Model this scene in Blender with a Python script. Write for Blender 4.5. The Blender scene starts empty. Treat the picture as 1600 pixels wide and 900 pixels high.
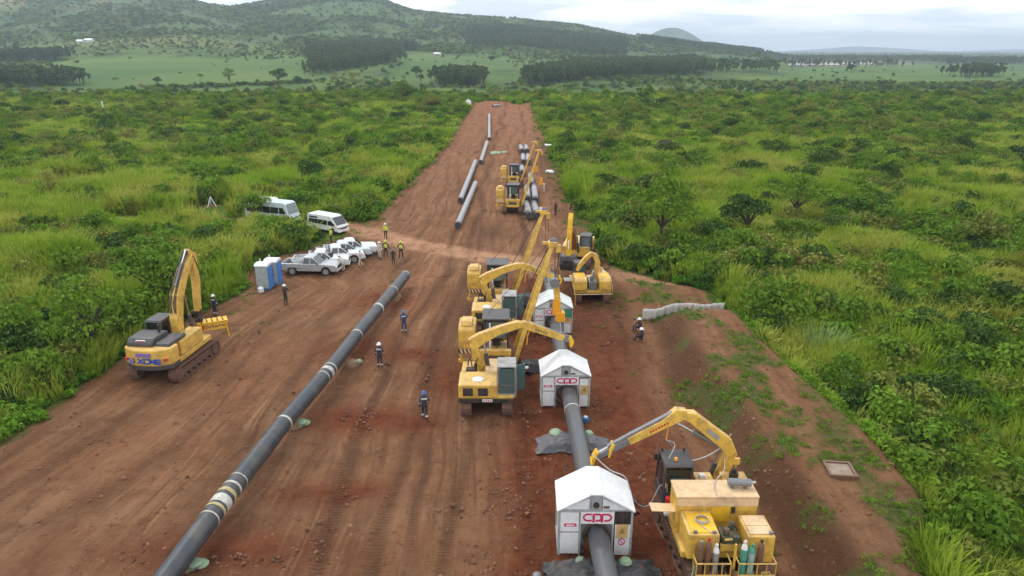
import bpy, bmesh, math, random
import numpy as np
from mathutils import Vector, Matrix
R = math.radians
random.seed(7)
rng = np.random.default_rng(11)
SC = bpy.context.scene
COL = SC.collection

# ---------------------------------------------------------------- camera
CAM_H, PITCH, FPX = 20.0, R(18.7), 1100.0
cam_d = bpy.data.cameras.new('camera')
cam_d.sensor_width = 36.0
cam_d.lens = FPX / 1600 * 36
cam_d.clip_start = 0.5
cam_d.clip_end = 30000
cam = bpy.data.objects.new('camera', cam_d)
COL.objects.link(cam)
cam.location = (0, 0, CAM_H)
cam.rotation_euler = (math.pi / 2 - PITCH, 0, 0)
SC.camera = cam

# ---------------------------------------------------------------- sky, sun, exposure
SUN_EL, SUN_AZ = R(52), R(-35)          # azimuth from +Y towards +X
world = bpy.data.worlds.new('World'); SC.world = world
world.use_nodes = True
wn, wl = world.node_tree.nodes, world.node_tree.links
wn.clear()
def N(nodes, t, **kw):
    n = nodes.new(t)
    for k, v in kw.items():
        if k.startswith('i_'):
            n.inputs[k[2:].replace('_', ' ')].default_value = v
        else:
            setattr(n, k, v)
    return n
sky = N(wn, 'ShaderNodeTexSky', sky_type='NISHITA', sun_disc=False)
sky.sun_elevation = SUN_EL; sky.sun_rotation = SUN_AZ; sky.dust_density = 2.0; sky.altitude = 1200
tc = wn.new('ShaderNodeTexCoord')
sep = wn.new('ShaderNodeSeparateXYZ'); wl.new(tc.outputs['Generated'], sep.inputs[0])
def M_(op, a, b=None, nodes=wn, links=wl, clamp=False):
    n = nodes.new('ShaderNodeMath'); n.operation = op; n.use_clamp = clamp
    for i, v in enumerate((a, b)):
        if v is None: continue
        if isinstance(v, (int, float)): n.inputs[i].default_value = v
        else: links.new(v, n.inputs[i])
    return n.outputs[0]
zz = M_('ADD', M_('MAXIMUM', sep.outputs[2], 0.0), 0.10)
cx = M_('DIVIDE', sep.outputs[0], zz); cy = M_('DIVIDE', sep.outputs[1], zz)
cmb = wn.new('ShaderNodeCombineXYZ'); wl.new(cx, cmb.inputs[0]); wl.new(cy, cmb.inputs[1])
cn = N(wn, 'ShaderNodeTexNoise', i_Scale=0.85, i_Detail=7.0, i_Roughness=0.55, i_Distortion=0.35); wl.new(cmb.outputs[0], cn.inputs['Vector'])
cr = wn.new('ShaderNodeValToRGB'); wl.new(cn.outputs['Fac'], cr.inputs[0])
e = cr.color_ramp.elements
e[0].position = 0.40; e[0].color = (7.6, 8.3, 9.2, 1)
e[1].position = 0.56; e[1].color = (12.4, 12.5, 12.6, 1)
cn2 = N(wn, 'ShaderNodeTexNoise', i_Scale=0.33, i_Detail=5.0, i_Roughness=0.5); wl.new(cmb.outputs[0], cn2.inputs['Vector'])
cover = wn.new('ShaderNodeMapRange'); wl.new(cn2.outputs['Fac'], cover.inputs[0])
cover.inputs[1].default_value = 0.32; cover.inputs[2].default_value = 0.46; cover.inputs[3].default_value = 0.86; cover.inputs[4].default_value = 1.0
mx = N(wn, 'ShaderNodeMix', data_type='RGBA'); wl.new(cover.outputs[0], mx.inputs[0]); wl.new(sky.outputs[0], mx.inputs[6]); wl.new(cr.outputs[0], mx.inputs[7])
hz = wn.new('ShaderNodeMapRange'); wl.new(sep.outputs[2], hz.inputs[0]); hz.interpolation_type = 'SMOOTHSTEP'
hz.inputs[1].default_value = 0.0; hz.inputs[2].default_value = 0.055; hz.inputs[3].default_value = 0.7; hz.inputs[4].default_value = 0.0
mx2 = N(wn, 'ShaderNodeMix', data_type='RGBA'); wl.new(hz.outputs[0], mx2.inputs[0]); wl.new(mx.outputs[2], mx2.inputs[6]); mx2.inputs[7].default_value = (8.2, 9.3, 10.4, 1)
bg = wn.new('ShaderNodeBackground'); bg.inputs[1].default_value = 0.13
wl.new(mx2.outputs[2], bg.inputs[0])
wo = wn.new('ShaderNodeOutputWorld'); wl.new(bg.outputs[0], wo.inputs[0])

sun_d = bpy.data.lights.new('sun', 'SUN'); sun_d.energy = 1.5; sun_d.angle = R(10); sun_d.color = (1.0, 0.96, 0.9)
sun = bpy.data.objects.new('sun', sun_d); COL.objects.link(sun)
sdir = Vector((math.sin(SUN_AZ) * math.cos(SUN_EL), math.cos(SUN_AZ) * math.cos(SUN_EL), math.sin(SUN_EL)))
sun.rotation_euler = sdir.to_track_quat('Z', 'Y').to_euler()
sun.location = (0, 0, 60)

SC.view_settings.view_transform = 'Standard'
SC.view_settings.look = 'None'
SC.view_settings.gamma = 1.0
SC.view_settings.exposure = 0.0
SC.render.engine = 'CYCLES'
cy_ = SC.cycles
cy_.max_bounces = 6; cy_.diffuse_bounces = 3; cy_.glossy_bounces = 2; cy_.transmission_bounces = 3; cy_.volume_bounces = 0; cy_.transparent_max_bounces = 6
cy_.caustics_reflective = False; cy_.caustics_refractive = False
cy_.use_denoising = True
try: cy_.denoiser = 'OPENIMAGEDENOISE'
except Exception: pass

# ---------------------------------------------------------------- pixel -> place helpers (for measuring where things stand)
_c, _s = math.cos(PITCH), math.sin(PITCH)
def G(px, py, z=0.0):
    a = (px - 800) / FPX; b = (450 - py) / FPX
    d = (a, _c + b * _s, -_s + b * _c)
    t = (z - CAM_H) / d[2]
    return d[0] * t, d[1] * t

# ---------------------------------------------------------------- noise
def _hash(ix, iy, seed):
    h = (ix.astype(np.int64) * 374761393 + iy.astype(np.int64) * 668265263 + seed * 974711) & 0x7fffffff
    h = ((h ^ (h >> 13)) * 1274126177) & 0x7fffffff
    h = (h ^ (h >> 16)) & 0xffff
    return h / 65535.0
def vnoise(x, y, seed=0):
    ix = np.floor(x); iy = np.floor(y); fx = x - ix; fy = y - iy
    fx = fx * fx * (3 - 2 * fx); fy = fy * fy * (3 - 2 * fy)
    a = _hash(ix, iy, seed); b = _hash(ix + 1, iy, seed); c = _hash(ix, iy + 1, seed); d = _hash(ix + 1, iy + 1, seed)
    return (a * (1 - fx) + b * fx) * (1 - fy) + (c * (1 - fx) + d * fx) * fy
def fbm(x, y, seed=0, octv=4, gain=0.5):
    s = 0; a = 1; t = 0
    for k in range(octv):
        s = s + a * vnoise(x * 2 ** k + 17.3 * k, y * 2 ** k - 9.1 * k, seed + k * 31); t += a; a *= gain
    return s / t
def sm(x, a, b):
    t = np.clip((x - a) / (b - a), 0, 1); return t * t * (3 - 2 * t)

# ---------------------------------------------------------------- terrain description
def curve(pts):
    p = np.array(sorted((q[1], q[0]) for q in pts)); return lambda y: np.interp(y, p[:, 0], p[:, 1])
xl = curve([(-29.5, 5), (-28.6, 25), (-27.6, 33), (-27.3, 36), (-26.7, 44), (-26.0, 50), (-24.8, 54.5), (-23.3, 59.5), (-25.6, 62), (-25.0, 66.5), (-23.6, 69.3), (-21.3, 73), (-19.4, 76.5), (-17.6, 82), (-17.2, 88.5), (-16.3, 111), (-14.8, 149), (-15.2, 194), (-15.7, 274), (-16, 330)])
xr = curve([(15.5, 5), (15.6, 21.5), (16.0, 23), (17.4, 25), (18.2, 27), (18.3, 31), (17.9, 35), (17.2, 40), (16.9, 46), (16.7, 50), (16.6, 52.7), (17.0, 57), (12.0, 62.8), (9.9, 65), (9.1, 74), (8.8, 94), (8.2, 128), (8.7, 194), (8.5, 274), (8.5, 330)])
toe = curve([(11.4, 5), (11.3, 24), (11.0, 29), (9.6, 40), (10.5, 50), (11, 54)])
crest = curve([(13.6, 5), (13.6, 22), (13.5, 25), (13.3, 29), (12.9, 35), (12.5, 41), (12.8, 47), (13.3, 54)])
road_pts = [(-60, 84.5), (-40, 85), (-33, 84.6), (-26, 83.3), (-20, 82.2), (-11.2, 74.3), (-2.6, 68.8), (6.3, 65.9), (11.8, 61.9), (14.5, 60.5)]
def pdist(x, y, pts):
    d = np.full(np.shape(x), 1e9)
    for (x0, y0), (x1, y1) in zip(pts[:-1], pts[1:]):
        dx, dy = x1 - x0, y1 - y0; L = dx * dx + dy * dy
        t = np.clip(((x - x0) * dx + (y - y0) * dy) / L, 0, 1)
        d = np.minimum(d, np.hypot(x - x0 - t * dx, y - y0 - t * dy))
    return d
bare_spots = [(G(130, 288), 4.5, 1.6), (G(330, 322), 1.6, 1.2), (G(1562, 512), 1.2, 0.9)]
def dirt_sd(x, y):
    """signed metres, positive on bare earth"""
    wob = (fbm(x * 0.35, y * 0.35, 5) - 0.5) * 2.6
    sd = np.minimum(x - xl(y), xr(y) - x)
    sd = np.minimum(sd, (297 - y + (fbm(x * .22, y * 0, 6, 3) - .5) * 44) * .3)
    rd = np.where(x < -12, 2.1, -5) - pdist(x, y, road_pts)
    sd = np.maximum(sd, rd)
    for (bx, by), ax, ay in bare_spots:
        sd = np.maximum(sd, (1 - np.hypot((x - bx) / ax, (y - by) / ay)) * min(ax, ay))
    return sd + wob * np.where((x > 0) & (y > 66), 1.7, 0.6)
P_U = lambda X: (X - 800) / 1161.0
def elev(Y):
    return math.tan(math.atan((450 - Y) / FPX) - PITCH)
ridge = [(-900, -25), (-300, -22), (0, -14), (150, -18), (290, -6), (335, 9), (370, 13), (400, 9), (440, 0), (480, -5), (530, -7), (600, -3), (625, 10), (650, 17), (700, 23), (750, 27), (800, 28), (850, 36), (900, 40), (950, 50), (1000, 59), (1050, 66), (1100, 73), (1190, 82), (1260, 88.4), (2600, 88.4)]
foot = [(-900, 74), (0, 74), (100, 70), (300, 62), (420, 78), (500, 76), (650, 80), (800, 92), (1000, 98), (1190, 99), (1260, 100), (2600, 100)]
RU = np.array([P_U(a) for a, b in ridge]); RE = np.array([elev(b) for a, b in ridge])
FU = np.array([P_U(a) for a, b in foot]); FE = np.array([elev(b) for a, b in foot])
MT_D, MT_F, FT0 = 2300.0, 1150.0, 560.0
def H(x, y):
    x = np.asarray(x, float); y = np.asarray(y, float)
    u = x / np.maximum(y, 1.0); r = y
    w = 1 - sm(u, P_U(1175), P_U(1255))
    zc = np.where(w > 0, CAM_H + MT_D * np.interp(u, RU, RE), -8.0); zc = -8 + (zc + 8) * w
    zf = CAM_H + MT_F * np.interp(u, FU, FE); zf = -8 + (zf + 8) * w
    z = -8.0 * sm(r, 296, 390)
    t1 = np.clip((r - FT0) / (MT_F - FT0), 0, 1) ** 1.3
    z = z + (zf + 8) * np.where(r > FT0, t1, 0)
    t2 = np.clip((r - MT_F) / (MT_D - MT_F), 0, 1)
    t2 = 0.35 * t2 + 0.65 * t2 * t2 * (3 - 2 * t2)
    z = z + (zc - zf) * np.where(r > MT_F, t2, 0)
    z = z - (zc + 8) * sm(r, MT_D, 4600)
    hill = sm(r, 900, 1500) * w
    z = z + hill * (fbm(x / 170, y / 260, 3, 4) - 0.5) * 26 * (1 - 0.75 * sm(r, 2000, 2300)) * (1 - sm(r, 3000, 4000))
    z = z + (fbm(x / 60, y / 60, 9, 3) - 0.5) * 2.2 * sm(r, 420, 700)
    # undulation of the scrub
    out = 1 - sm(dirt_sd_cheap(x, y), -6, 1)
    z = z + out * (fbm(x / 14, y / 14, 21, 3) - 0.5) * 1.3 * (r < 600)
    # small blue hill far behind the ridge
    cxh, cyh = 5600 * P_U(1047), 5600.0
    z = z + 186 * np.exp(-((x - cxh) / 240) ** 2 - ((y - cyh) / 300) ** 2) ** 0.8
    # distant hills on the horizon
    for X, h, wd in ((1290, 30, 500), (1340, 55, 380), (1400, 42, 450), (1585, 35, 500)):
        z = z + h * np.exp(-((x - 11000 * P_U(X)) / wd) ** 2 - ((y - 11000) / 500) ** 2)
    # spoil berm on the right
    on = (y < 54) * 1.0
    b = sm(x, toe(y), crest(y)) * (1 - sm(x, xr(y) - 0.8, xr(y) + 1.4)) * (1 - sm(y, 48.5, 53))
    z = z + b * (1.75 + 0.35 * (fbm(x / 2.2, y / 2.2, 41) - 0.5))
    # mound and cut beyond the net
    z = z + 0.8 * np.exp(-((x - 13.5) / 2.8) ** 2 - ((y - 57) / 2.2) ** 2)
    z = z + 0.9 * np.exp(-((x - 9.6) / 1.6) ** 2 - ((y - 74) / 1.3) ** 2)
    z = z + 1.0 * np.exp(-((x - 6.2) / 1.7) ** 2 - ((y - 150) / 5) ** 2)
    return z
def dirt_sd_cheap(x, y):
    return np.minimum(np.minimum(x - xl(y), xr(y) - x), 297 - y)
def Hs(x, y):
    return float(H(np.array([x]), np.array([y]))[0])

# ---------------------------------------------------------------- ground mesh
rows = [5.0]
while rows[-1] < 300: rows.append(rows[-1] + max(0.13, rows[-1] * 0.0068))
while rows[-1] < 12000: rows.append(rows[-1] * 1.017)
rows = np.array(rows); NU = 620
us = np.linspace(-1.12, 1.12, NU)
Yg = np.repeat(rows[:, None], NU, 1); Xg = us[None, :] * (Yg + 15)
Zg = H(Xg, Yg)
sdg = dirt_sd(Xg, Yg)
dirt = sm(sdg, -0.25, 0.45)
near = (Yg < 310)
# wheel ruts follow the left edge on the left and run straight on the right
lat = Xg - (xl(Yg) + 22) * (1 - sm(Xg, -26, -4)) - 0.010 * Yg * sm(Xg, -12, 0)
berm_ = sm(Xg, toe(Yg) - 2.5, toe(Yg) - .5) * (1 - sm(Yg, 58, 64))
lat = lat + (fbm(Xg / 6, Yg / 12, 63, 3) - .5) * 1.6
latw = lat + (fbm(Xg / 9, Yg / 14, 61, 2) - 0.5) * 1.6
rut = np.zeros_like(Xg)
for c0, wv, dp, sd_ in ((-20.3, .28, .09, 1), (-18.1, .28, .08, 2), (-17.2, .25, .07, 3), (-15.2, .25, .06, 4), (-23.4, .3, .06, 5), (-12.0, .3, .07, 6), (-7.4, .35, .11, 7), (-5.2, .35, .12, 8), (-4.5, .3, .08, 9), (-2.3, .3, .08, 10), (-9.8, .3, .07, 11), (6.9, .35, .1, 12), (8.3, .3, .07, 13), (0.6, .4, .1, 14)):
    k = np.exp(-((latw - c0 + (vnoise(Yg / 11, Yg * 0, sd_ + 70) - .5) * 1.3) / wv) ** 2)
    rut += k * dp * (0.35 + vnoise(Yg / 7, Xg * 0 + sd_, 88))
Zg = Zg + dirt * near * (-rut * 0.8 + (fbm(lat / 0.9, Yg / 5.5, 33, 3) - .5) * 0.16 + (fbm(Xg / 0.55, Yg / 0.55, 35, 4, .6) - .5) * 0.12)
# disturbed clods near the pipes and in the work zone
red = np.exp(-((Xg - 1.4) / 2.0) ** 2) * (Yg < 62) * 1.25 + np.exp(-((Xg - 6.2) / 2.4) ** 2) * (Yg < 62) * 1.1
for px_, py_, ax_, ay_ in ((575, 655, 3.6, 1.7), (560, 545, 3.2, 1.8), (600, 470, 3.0, 2.6), (640, 555, 3, 1.2), (360, 860, 4.5, 1.4), (640, 660, 2.2, 1.3), (520, 770, 3, 1.0), (700, 590, 1.6, 3)):
    gx, gy = G(px_, py_); red = np.maximum(red, np.exp(-((Xg - gx) / ax_) ** 2 - ((Yg - gy) / ay_) ** 2) * 1.05)
red = np.clip(red * (0.45 + 1.1 * fbm(Xg / 2.3, Yg / 2.3, 51, 4)), 0, 1) * near
Zg = Zg + dirt * red * (fbm(Xg / 0.8, Yg / 0.8, 53, 4, .65) - .45) * 0.55
# colour masks
road = (1 - sm(pdist(Xg, Yg, road_pts), 1.2, 2.4)) * np.clip(0.45 + 1.0 * fbm(Xg / 3, Yg / 3, 57), 0, 1)
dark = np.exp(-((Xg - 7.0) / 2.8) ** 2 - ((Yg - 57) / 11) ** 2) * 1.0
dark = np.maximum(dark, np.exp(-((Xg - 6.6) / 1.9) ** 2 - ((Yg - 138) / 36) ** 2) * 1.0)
dark = np.maximum(dark, sm(Xg, toe(Yg) - .3, toe(Yg) + .8) * (1 - sm(Xg, crest(Yg) - 0.9, crest(Yg) + .6)) * (Yg < 53) * 0.95)  # berm's inner slope: shading below the crest painted in as darker soil
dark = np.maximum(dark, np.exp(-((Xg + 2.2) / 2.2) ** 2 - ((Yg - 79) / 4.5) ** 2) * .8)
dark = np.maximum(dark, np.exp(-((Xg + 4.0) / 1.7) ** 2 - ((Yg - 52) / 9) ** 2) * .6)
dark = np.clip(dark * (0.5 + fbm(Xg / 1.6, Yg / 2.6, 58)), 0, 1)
# thin weeds growing on bare earth
weed = np.maximum(sm(Xg, toe(Yg) - 1, toe(Yg) + 1) * (Yg < 60) * (Xg > 8) * 0.62, sm(Xg, 4.8, 8.2) * (Yg > 72) * 0.8)
weed = np.maximum(weed, np.exp(-((Xg - 12.5) / 4) ** 2 - ((Yg - 56) / 8) ** 2) * .75)
weed = np.maximum(weed, np.exp(-((Xg - 12.0) / 2) ** 2 - ((Yg - 47) / 5) ** 2) * .6)
weed = np.maximum(weed, np.exp(-((Xg + 22) / 3.5) ** 2 - ((Yg - 52) / 4) ** 2) * .3)
weed = np.maximum(weed, 0.5 * (1 - sm(sdg, 0, 2.2)))
weedn = np.clip((fbm(Xg / 1.3, Yg / 1.9, 71, 4) - (1 - weed * 0.72)) * 5 + .5, 0, 1) * (weed > .05)
# vegetation and field colours (albedo)
def mixc(a, b, t): return a * (1 - t[..., None]) + b * t[..., None]
n1 = fbm(Xg / 22, Yg / 30, 81, 4); n2 = fbm(Xg / 5, Yg / 7, 82, 4)
veg = mixc(np.array([.065, .13, .012]), np.array([.14, .22, .022]), np.clip(n1 * 1.6 - .3, 0, 1))
veg = mixc(veg, np.array([.03, .055, .014]), np.clip((n2 - .45) * 4, 0, .8))
UU = 800 + 1161 * (Xg / Yg)       # bearing, as a column number
far = sm(Yg, 330, 420)
fld = mixc(np.array([.06, .125, .03]), np.array([.12, .18, .045]), np.clip(fbm(Xg / 120, Yg / 90, 91, 3) * 1.8 - .5, 0, 1))
bushy = mixc(np.array([.045, .085, .022]), np.array([.11, .17, .035]), np.clip(fbm(Xg / 40, Yg / 60, 93, 4) * 2.6 - .8, 0, 1))
isfield = sm(UU + (fbm(Xg / 40, Yg / 40, 101, 2) - .5) * 60, 70, 110) * (1 - sm(UU, 470, 500)) * sm(Yg, 520, 560) * (1 - sm(Yg + (fbm(Xg / 60, Yg / 60, 102, 3) - .5) * 160, 900, 950))
isfield = np.maximum(isfield, sm(UU, 600, 640) * (1 - sm(UU, 1000, 1100)) * sm(Yg, 640, 700) * (1 - sm(Yg, 1100, 1200)) * np.clip(fbm(Xg / 110, Yg / 90, 94, 3) * 3 - 1., 0, 1))
isfield = np.maximum(isfield, sm(UU, 1180, 1300) * sm(Yg, 700, 800) * (1 - sm(Yg, 1300, 1500)) * np.clip(fbm(Xg / 130, Yg / 140, 95, 3) * 3.4 - .8, 0, 1))
isfield = np.maximum(isfield, sm(UU, 1380, 1460) * sm(Yg, 620, 720) * (1 - sm(Yg, 1200, 1300)) * .9)
farcol = mixc(bushy, fld, isfield)
hillm = sm(Yg, 1150, 1350) * (1 - sm(UU, 1180, 1240))
hc = mixc(np.array([.035, .068, .022]), np.array([.085, .135, .04]), np.clip(fbm(Xg / 60, Yg / 110, 96, 5, .62) * 3 - 1.1, 0, 1))
tan = np.clip((fbm(Xg / 75, Yg / 90, 97, 4, .6) - .50) * 6, 0, 1) * (1 - sm(UU, 230, 480)) * sm(Yg, 1600, 1900)
hc = mixc(hc, np.array([.26, .20, .09]), tan * .9)
strip = sm(UU, 60, 200) * (1 - sm(UU, 330, 420)) * sm(Yg, 1060, 1100) * (1 - sm(Yg, 1180, 1230))
farcol = mixc(farcol, hc, hillm); farcol = mixc(farcol, np.array([.17, .17, .06]), strip * .7)
plain = sm(Yg, 1400, 1900) * sm(UU, 1180, 1240)
farcol = mixc(farcol, mixc(np.array([.03, .05, .03]), np.array([.07, .09, .05]), np.clip(fbm(Xg / 300, Yg / 900, 98, 4) * 3 - 1.1, 0, 1)), plain)
quarry = np.clip((fbm(Xg / 60, Yg / 50, 99, 3) - .42) * 8, 0, 1) * sm(UU, 1215, 1260) * (1 - sm(UU, 1400, 1450)) * sm(Yg, 1420, 1480) * (1 - sm(Yg, 1750, 1850))
farcol = mixc(farcol, np.array([.34, .28, .2]), quarry)
vegc = mixc(veg, farcol, far)
verts = np.stack([Xg, Yg, Zg], -1).reshape(-1, 3)
def grid_mesh(name, verts, nr, nc):
    i = np.arange(nr - 1)[:, None] * nc + np.arange(nc - 1)[None, :]
    q = np.stack([i, i + 1, i + nc + 1, i + nc], -1).reshape(-1, 4)
    me = bpy.data.meshes.new(name)
    me.vertices.add(len(verts)); me.vertices.foreach_set('co', verts.astype(np.float32).ravel())
    me.loops.add(len(q) * 4); me.loops.foreach_set('vertex_index', q.ravel().astype(np.int32))
    me.polygons.add(len(q)); me.polygons.foreach_set('loop_start', np.arange(len(q), dtype=np.int32) * 4)
    me.polygons.foreach_set('use_smooth', np.ones(len(q), dtype=bool))
    me.update(calc_edges=True)
    return me
gme = grid_mesh('ground', verts, len(rows), NU)
def vattr(me, name, arr, typ='FLOAT'):
    a = me.attributes.new(name, typ, 'POINT')
    if typ == 'FLOAT_COLOR':
        c = np.ones((len(me.vertices), 4), np.float32); c[:, :3] = arr.reshape(-1, 3); a.data.foreach_set('color', c.ravel())
    else: a.data.foreach_set('value', arr.astype(np.float32).ravel())
vattr(gme, 'vegc', vegc, 'FLOAT_COLOR')
for nm, arr in (('dirt', dirt * (1 - 0.0 * weedn)), ('red', red), ('road', road), ('dark', dark), ('weed', weedn * .8), ('lat', lat), ('rut', np.clip(rut * 9, 0, 1) * (1 - berm_)), ('lanes', 1 - berm_)):
    vattr(gme, nm, arr)

# ---------------------------------------------------------------- material helpers
def new_mat(name):
    m = bpy.data.materials.new(name); m.use_nodes = True
    nt = m.node_tree; nt.nodes.clear()
    out = nt.nodes.new('ShaderNodeOutputMaterial')
    return m, nt.nodes, nt.links, out
def attr(nodes, name):
    n = nodes.new('ShaderNodeAttribute'); n.attribute_name = name; return n
def mixn(nodes, links, f, a, b):
    n = nodes.new('ShaderNodeMix'); n.data_type = 'RGBA'
    for i, v in ((0, f), (6, a), (7, b)):
        if isinstance(v, (int, float)): n.inputs[i].default_value = v
        elif isinstance(v, tuple): n.inputs[i].default_value = v if len(v) == 4 else (*v, 1)
        else: links.new(v, n.inputs[i])
    return n.outputs[2]
def ramp(nodes, links, f, p0, p1, c0=(0, 0, 0), c1=(1, 1, 1)):
    n = nodes.new('ShaderNodeValToRGB'); links.new(f, n.inputs[0])
    n.color_ramp.elements[0].position = p0; n.color_ramp.elements[0].color = (*c0, 1)
    n.color_ramp.elements[1].position = p1; n.color_ramp.elements[1].color = (*c1, 1)
    return n.outputs[0]
# ground
gm, gn, gl, go = new_mat('ground_soil_and_grass')
geo = gn.new('ShaderNodeNewGeometry'); gs = gn.new('ShaderNodeSeparateXYZ'); gl.new(geo.outputs['Position'], gs.inputs[0])
def gnoise(vec, scale, detail=5.0, rough=.6):
    n = N(gn, 'ShaderNodeTexNoise', i_Scale=scale, i_Detail=detail, i_Roughness=rough); gl.new(vec, n.inputs['Vector']); return n.outputs['Fac']
flow = gn.new('ShaderNodeCombineXYZ'); gl.new(attr(gn, 'lat').outputs['Fac'], flow.inputs[0]); gl.new(M_('MULTIPLY', gs.outputs[1], .16, gn, gl), flow.inputs[1])
pos = geo.outputs['Position']
soil = mixn(gn, gl, ramp(gn, gl, gnoise(flow.outputs[0], .8, 6.0, .62), .36, .64), (.185, .104, .060), (.34, .205, .125))
soil = mixn(gn, gl, ramp(gn, gl, gnoise(pos, .16, 6.0, .6), .38, .72, (0, 0, 0), (.6, .6, .6)), soil, (.30, .135, .066))
soil = mixn(gn, gl, M_('MULTIPLY', ramp(gn, gl, gnoise(flow.outputs[0], 2.6, 4.0, .7), .5, .75), .5, gn, gl), soil, (.40, .25, .15))
str_ = gn.new('ShaderNodeCombineXYZ'); gl.new(attr(gn, 'lat').outputs['Fac'], str_.inputs[0]); gl.new(M_('MULTIPLY', gs.outputs[1], .022, gn, gl), str_.inputs[1])
soil = mixn(gn, gl, M_('MULTIPLY', ramp(gn, gl, gnoise(str_.outputs[0], 2.3, 3.0, .6), .52, .60), M_('MULTIPLY', attr(gn, 'lanes').outputs['Fac'], ramp(gn, gl, gnoise(pos, .12, 3.0, .6), .40, .56), gn, gl), gn, gl), soil, (.19, .105, .060))
soil = mixn(gn, gl, M_('MULTIPLY', ramp(gn, gl, gnoise(str_.outputs[0], 3.1, 2.0, .5), .57, .64, (0, 0, 0), (.5, .5, .5)), M_('MULTIPLY', attr(gn, 'lanes').outputs['Fac'], ramp(gn, gl, gnoise(pos, .10, 3.0, .6), .44, .6), gn, gl), gn, gl), soil, (.48, .33, .21))
soil = mixn(gn, gl, M_('MULTIPLY', attr(gn, 'rut').outputs['Fac'], .5, gn, gl), soil, (.13, .072, .044))
soil = mixn(gn, gl, M_('MULTIPLY', attr(gn, 'red').outputs['Fac'], .9, gn, gl), soil, mixn(gn, gl, ramp(gn, gl, gnoise(pos, 1.1, 7.0, .7), .35, .7), (.115, .030, .014), (.29, .090, .038)))
soil = mixn(gn, gl, M_('MULTIPLY', attr(gn, 'road').outputs['Fac'], .95, gn, gl), soil, (.54, .34, .22))
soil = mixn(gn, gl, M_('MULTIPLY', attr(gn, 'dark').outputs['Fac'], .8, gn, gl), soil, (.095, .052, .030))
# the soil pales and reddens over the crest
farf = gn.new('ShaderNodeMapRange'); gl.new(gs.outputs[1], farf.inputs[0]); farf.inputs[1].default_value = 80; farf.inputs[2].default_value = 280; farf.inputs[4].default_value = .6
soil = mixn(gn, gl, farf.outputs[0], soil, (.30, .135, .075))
soil = mixn(gn, gl, ramp(gn, gl, gnoise(pos, 2.9, 7.0, .8), .56, .70, (0, 0, 0), (.7, .7, .7)), soil, (.44, .28, .17))
soil = mixn(gn, gl, ramp(gn, gl, gnoise(pos, .55, 7.0, .72), .50, .64, (0, 0, 0), (.6, .6, .6)), soil, (.165, .086, .046))
soil = mixn(gn, gl, ramp(gn, gl, gnoise(pos, 1.5, 8.0, .8), .54, .66, (0, 0, 0), (.75, .75, .75)), soil, (.11, .056, .03))
vg = mixn(gn, gl, ramp(gn, gl, gnoise(pos, 2.2, 6.0, .7), .35, .7, (0, 0, 0), (.6, .6, .6)), attr(gn, 'vegc').outputs['Color'], (.035, .06, .014))
nearv = gn.new('ShaderNodeMapRange'); gl.new(gs.outputs[1], nearv.inputs[0]); nearv.inputs[1].default_value = 300; nearv.inputs[2].default_value = 420
vg = mixn(gn, gl, nearv.outputs[0], vg, attr(gn, 'vegc').outputs['Color'])
wv0 = N(gn, 'ShaderNodeTexWave', i_Scale=1.9, i_Distortion=3.0, i_Detail=2.0); wv0.wave_type = 'BANDS'; wv0.bands_direction = 'Y'; gl.new(pos, wv0.inputs['Vector'])
soil = mixn(gn, gl, M_('MULTIPLY', M_('MULTIPLY', wv0.outputs['Fac'], attr(gn, 'rut').outputs['Fac'], gn, gl), .45, gn, gl), soil, (.12, .065, .038))
tint = gn.new('ShaderNodeMix'); tint.data_type = 'RGBA'; tint.blend_type = 'MULTIPLY'; tint.inputs[0].default_value = 1; gl.new(soil, tint.inputs[6]); tint.inputs[7].default_value = (1.0, .87, .77, 1); soil = tint.outputs[2]
soil = mixn(gn, gl, attr(gn, 'weed').outputs['Fac'], soil, (.10, .125, .035))
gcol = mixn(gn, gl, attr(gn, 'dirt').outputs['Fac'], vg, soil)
gb = N(gn, 'ShaderNodeBsdfPrincipled', i_Roughness=.95); gb.inputs['Specular IOR Level'].default_value = .12
gl.new(gcol, gb.inputs['Base Color'])
# crawler and tyre prints: cross-bars seen inside the ruts
wv = N(gn, 'ShaderNodeTexWave', i_Scale=1.5, i_Distortion=2.5, i_Detail=2.0); wv.wave_type = 'BANDS'; wv.bands_direction = 'Y'
gl.new(pos, wv.inputs['Vector'])
bn = M_('ADD', M_('MULTIPLY', gnoise(pos, 4.5, 8.0, .75), 1.0, gn, gl), M_('MULTIPLY', gnoise(flow.outputs[0], 5.0, 4.0, .6), .7, gn, gl), gn, gl)
bn = M_('ADD', bn, M_('MULTIPLY', M_('MULTIPLY', wv.outputs['Fac'], attr(gn, 'rut').outputs['Fac'], gn, gl), .5, gn, gl), gn, gl)
bmp = N(gn, 'ShaderNodeBump', i_Strength=1.0, i_Distance=.30); gl.new(bn, bmp.inputs['Height'])
gl.new(bmp.outputs[0], gb.inputs['Normal'])
POSN = pos; gl.new(gb.outputs[0], go.inputs[0])
gme.materials.append(gm)
ground = bpy.data.objects.new('ground', gme); COL.objects.link(ground); ground['kind'] = 'structure'
ground['label'] = 'rutted red brown earth strip running through green scrub to the hills'

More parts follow.
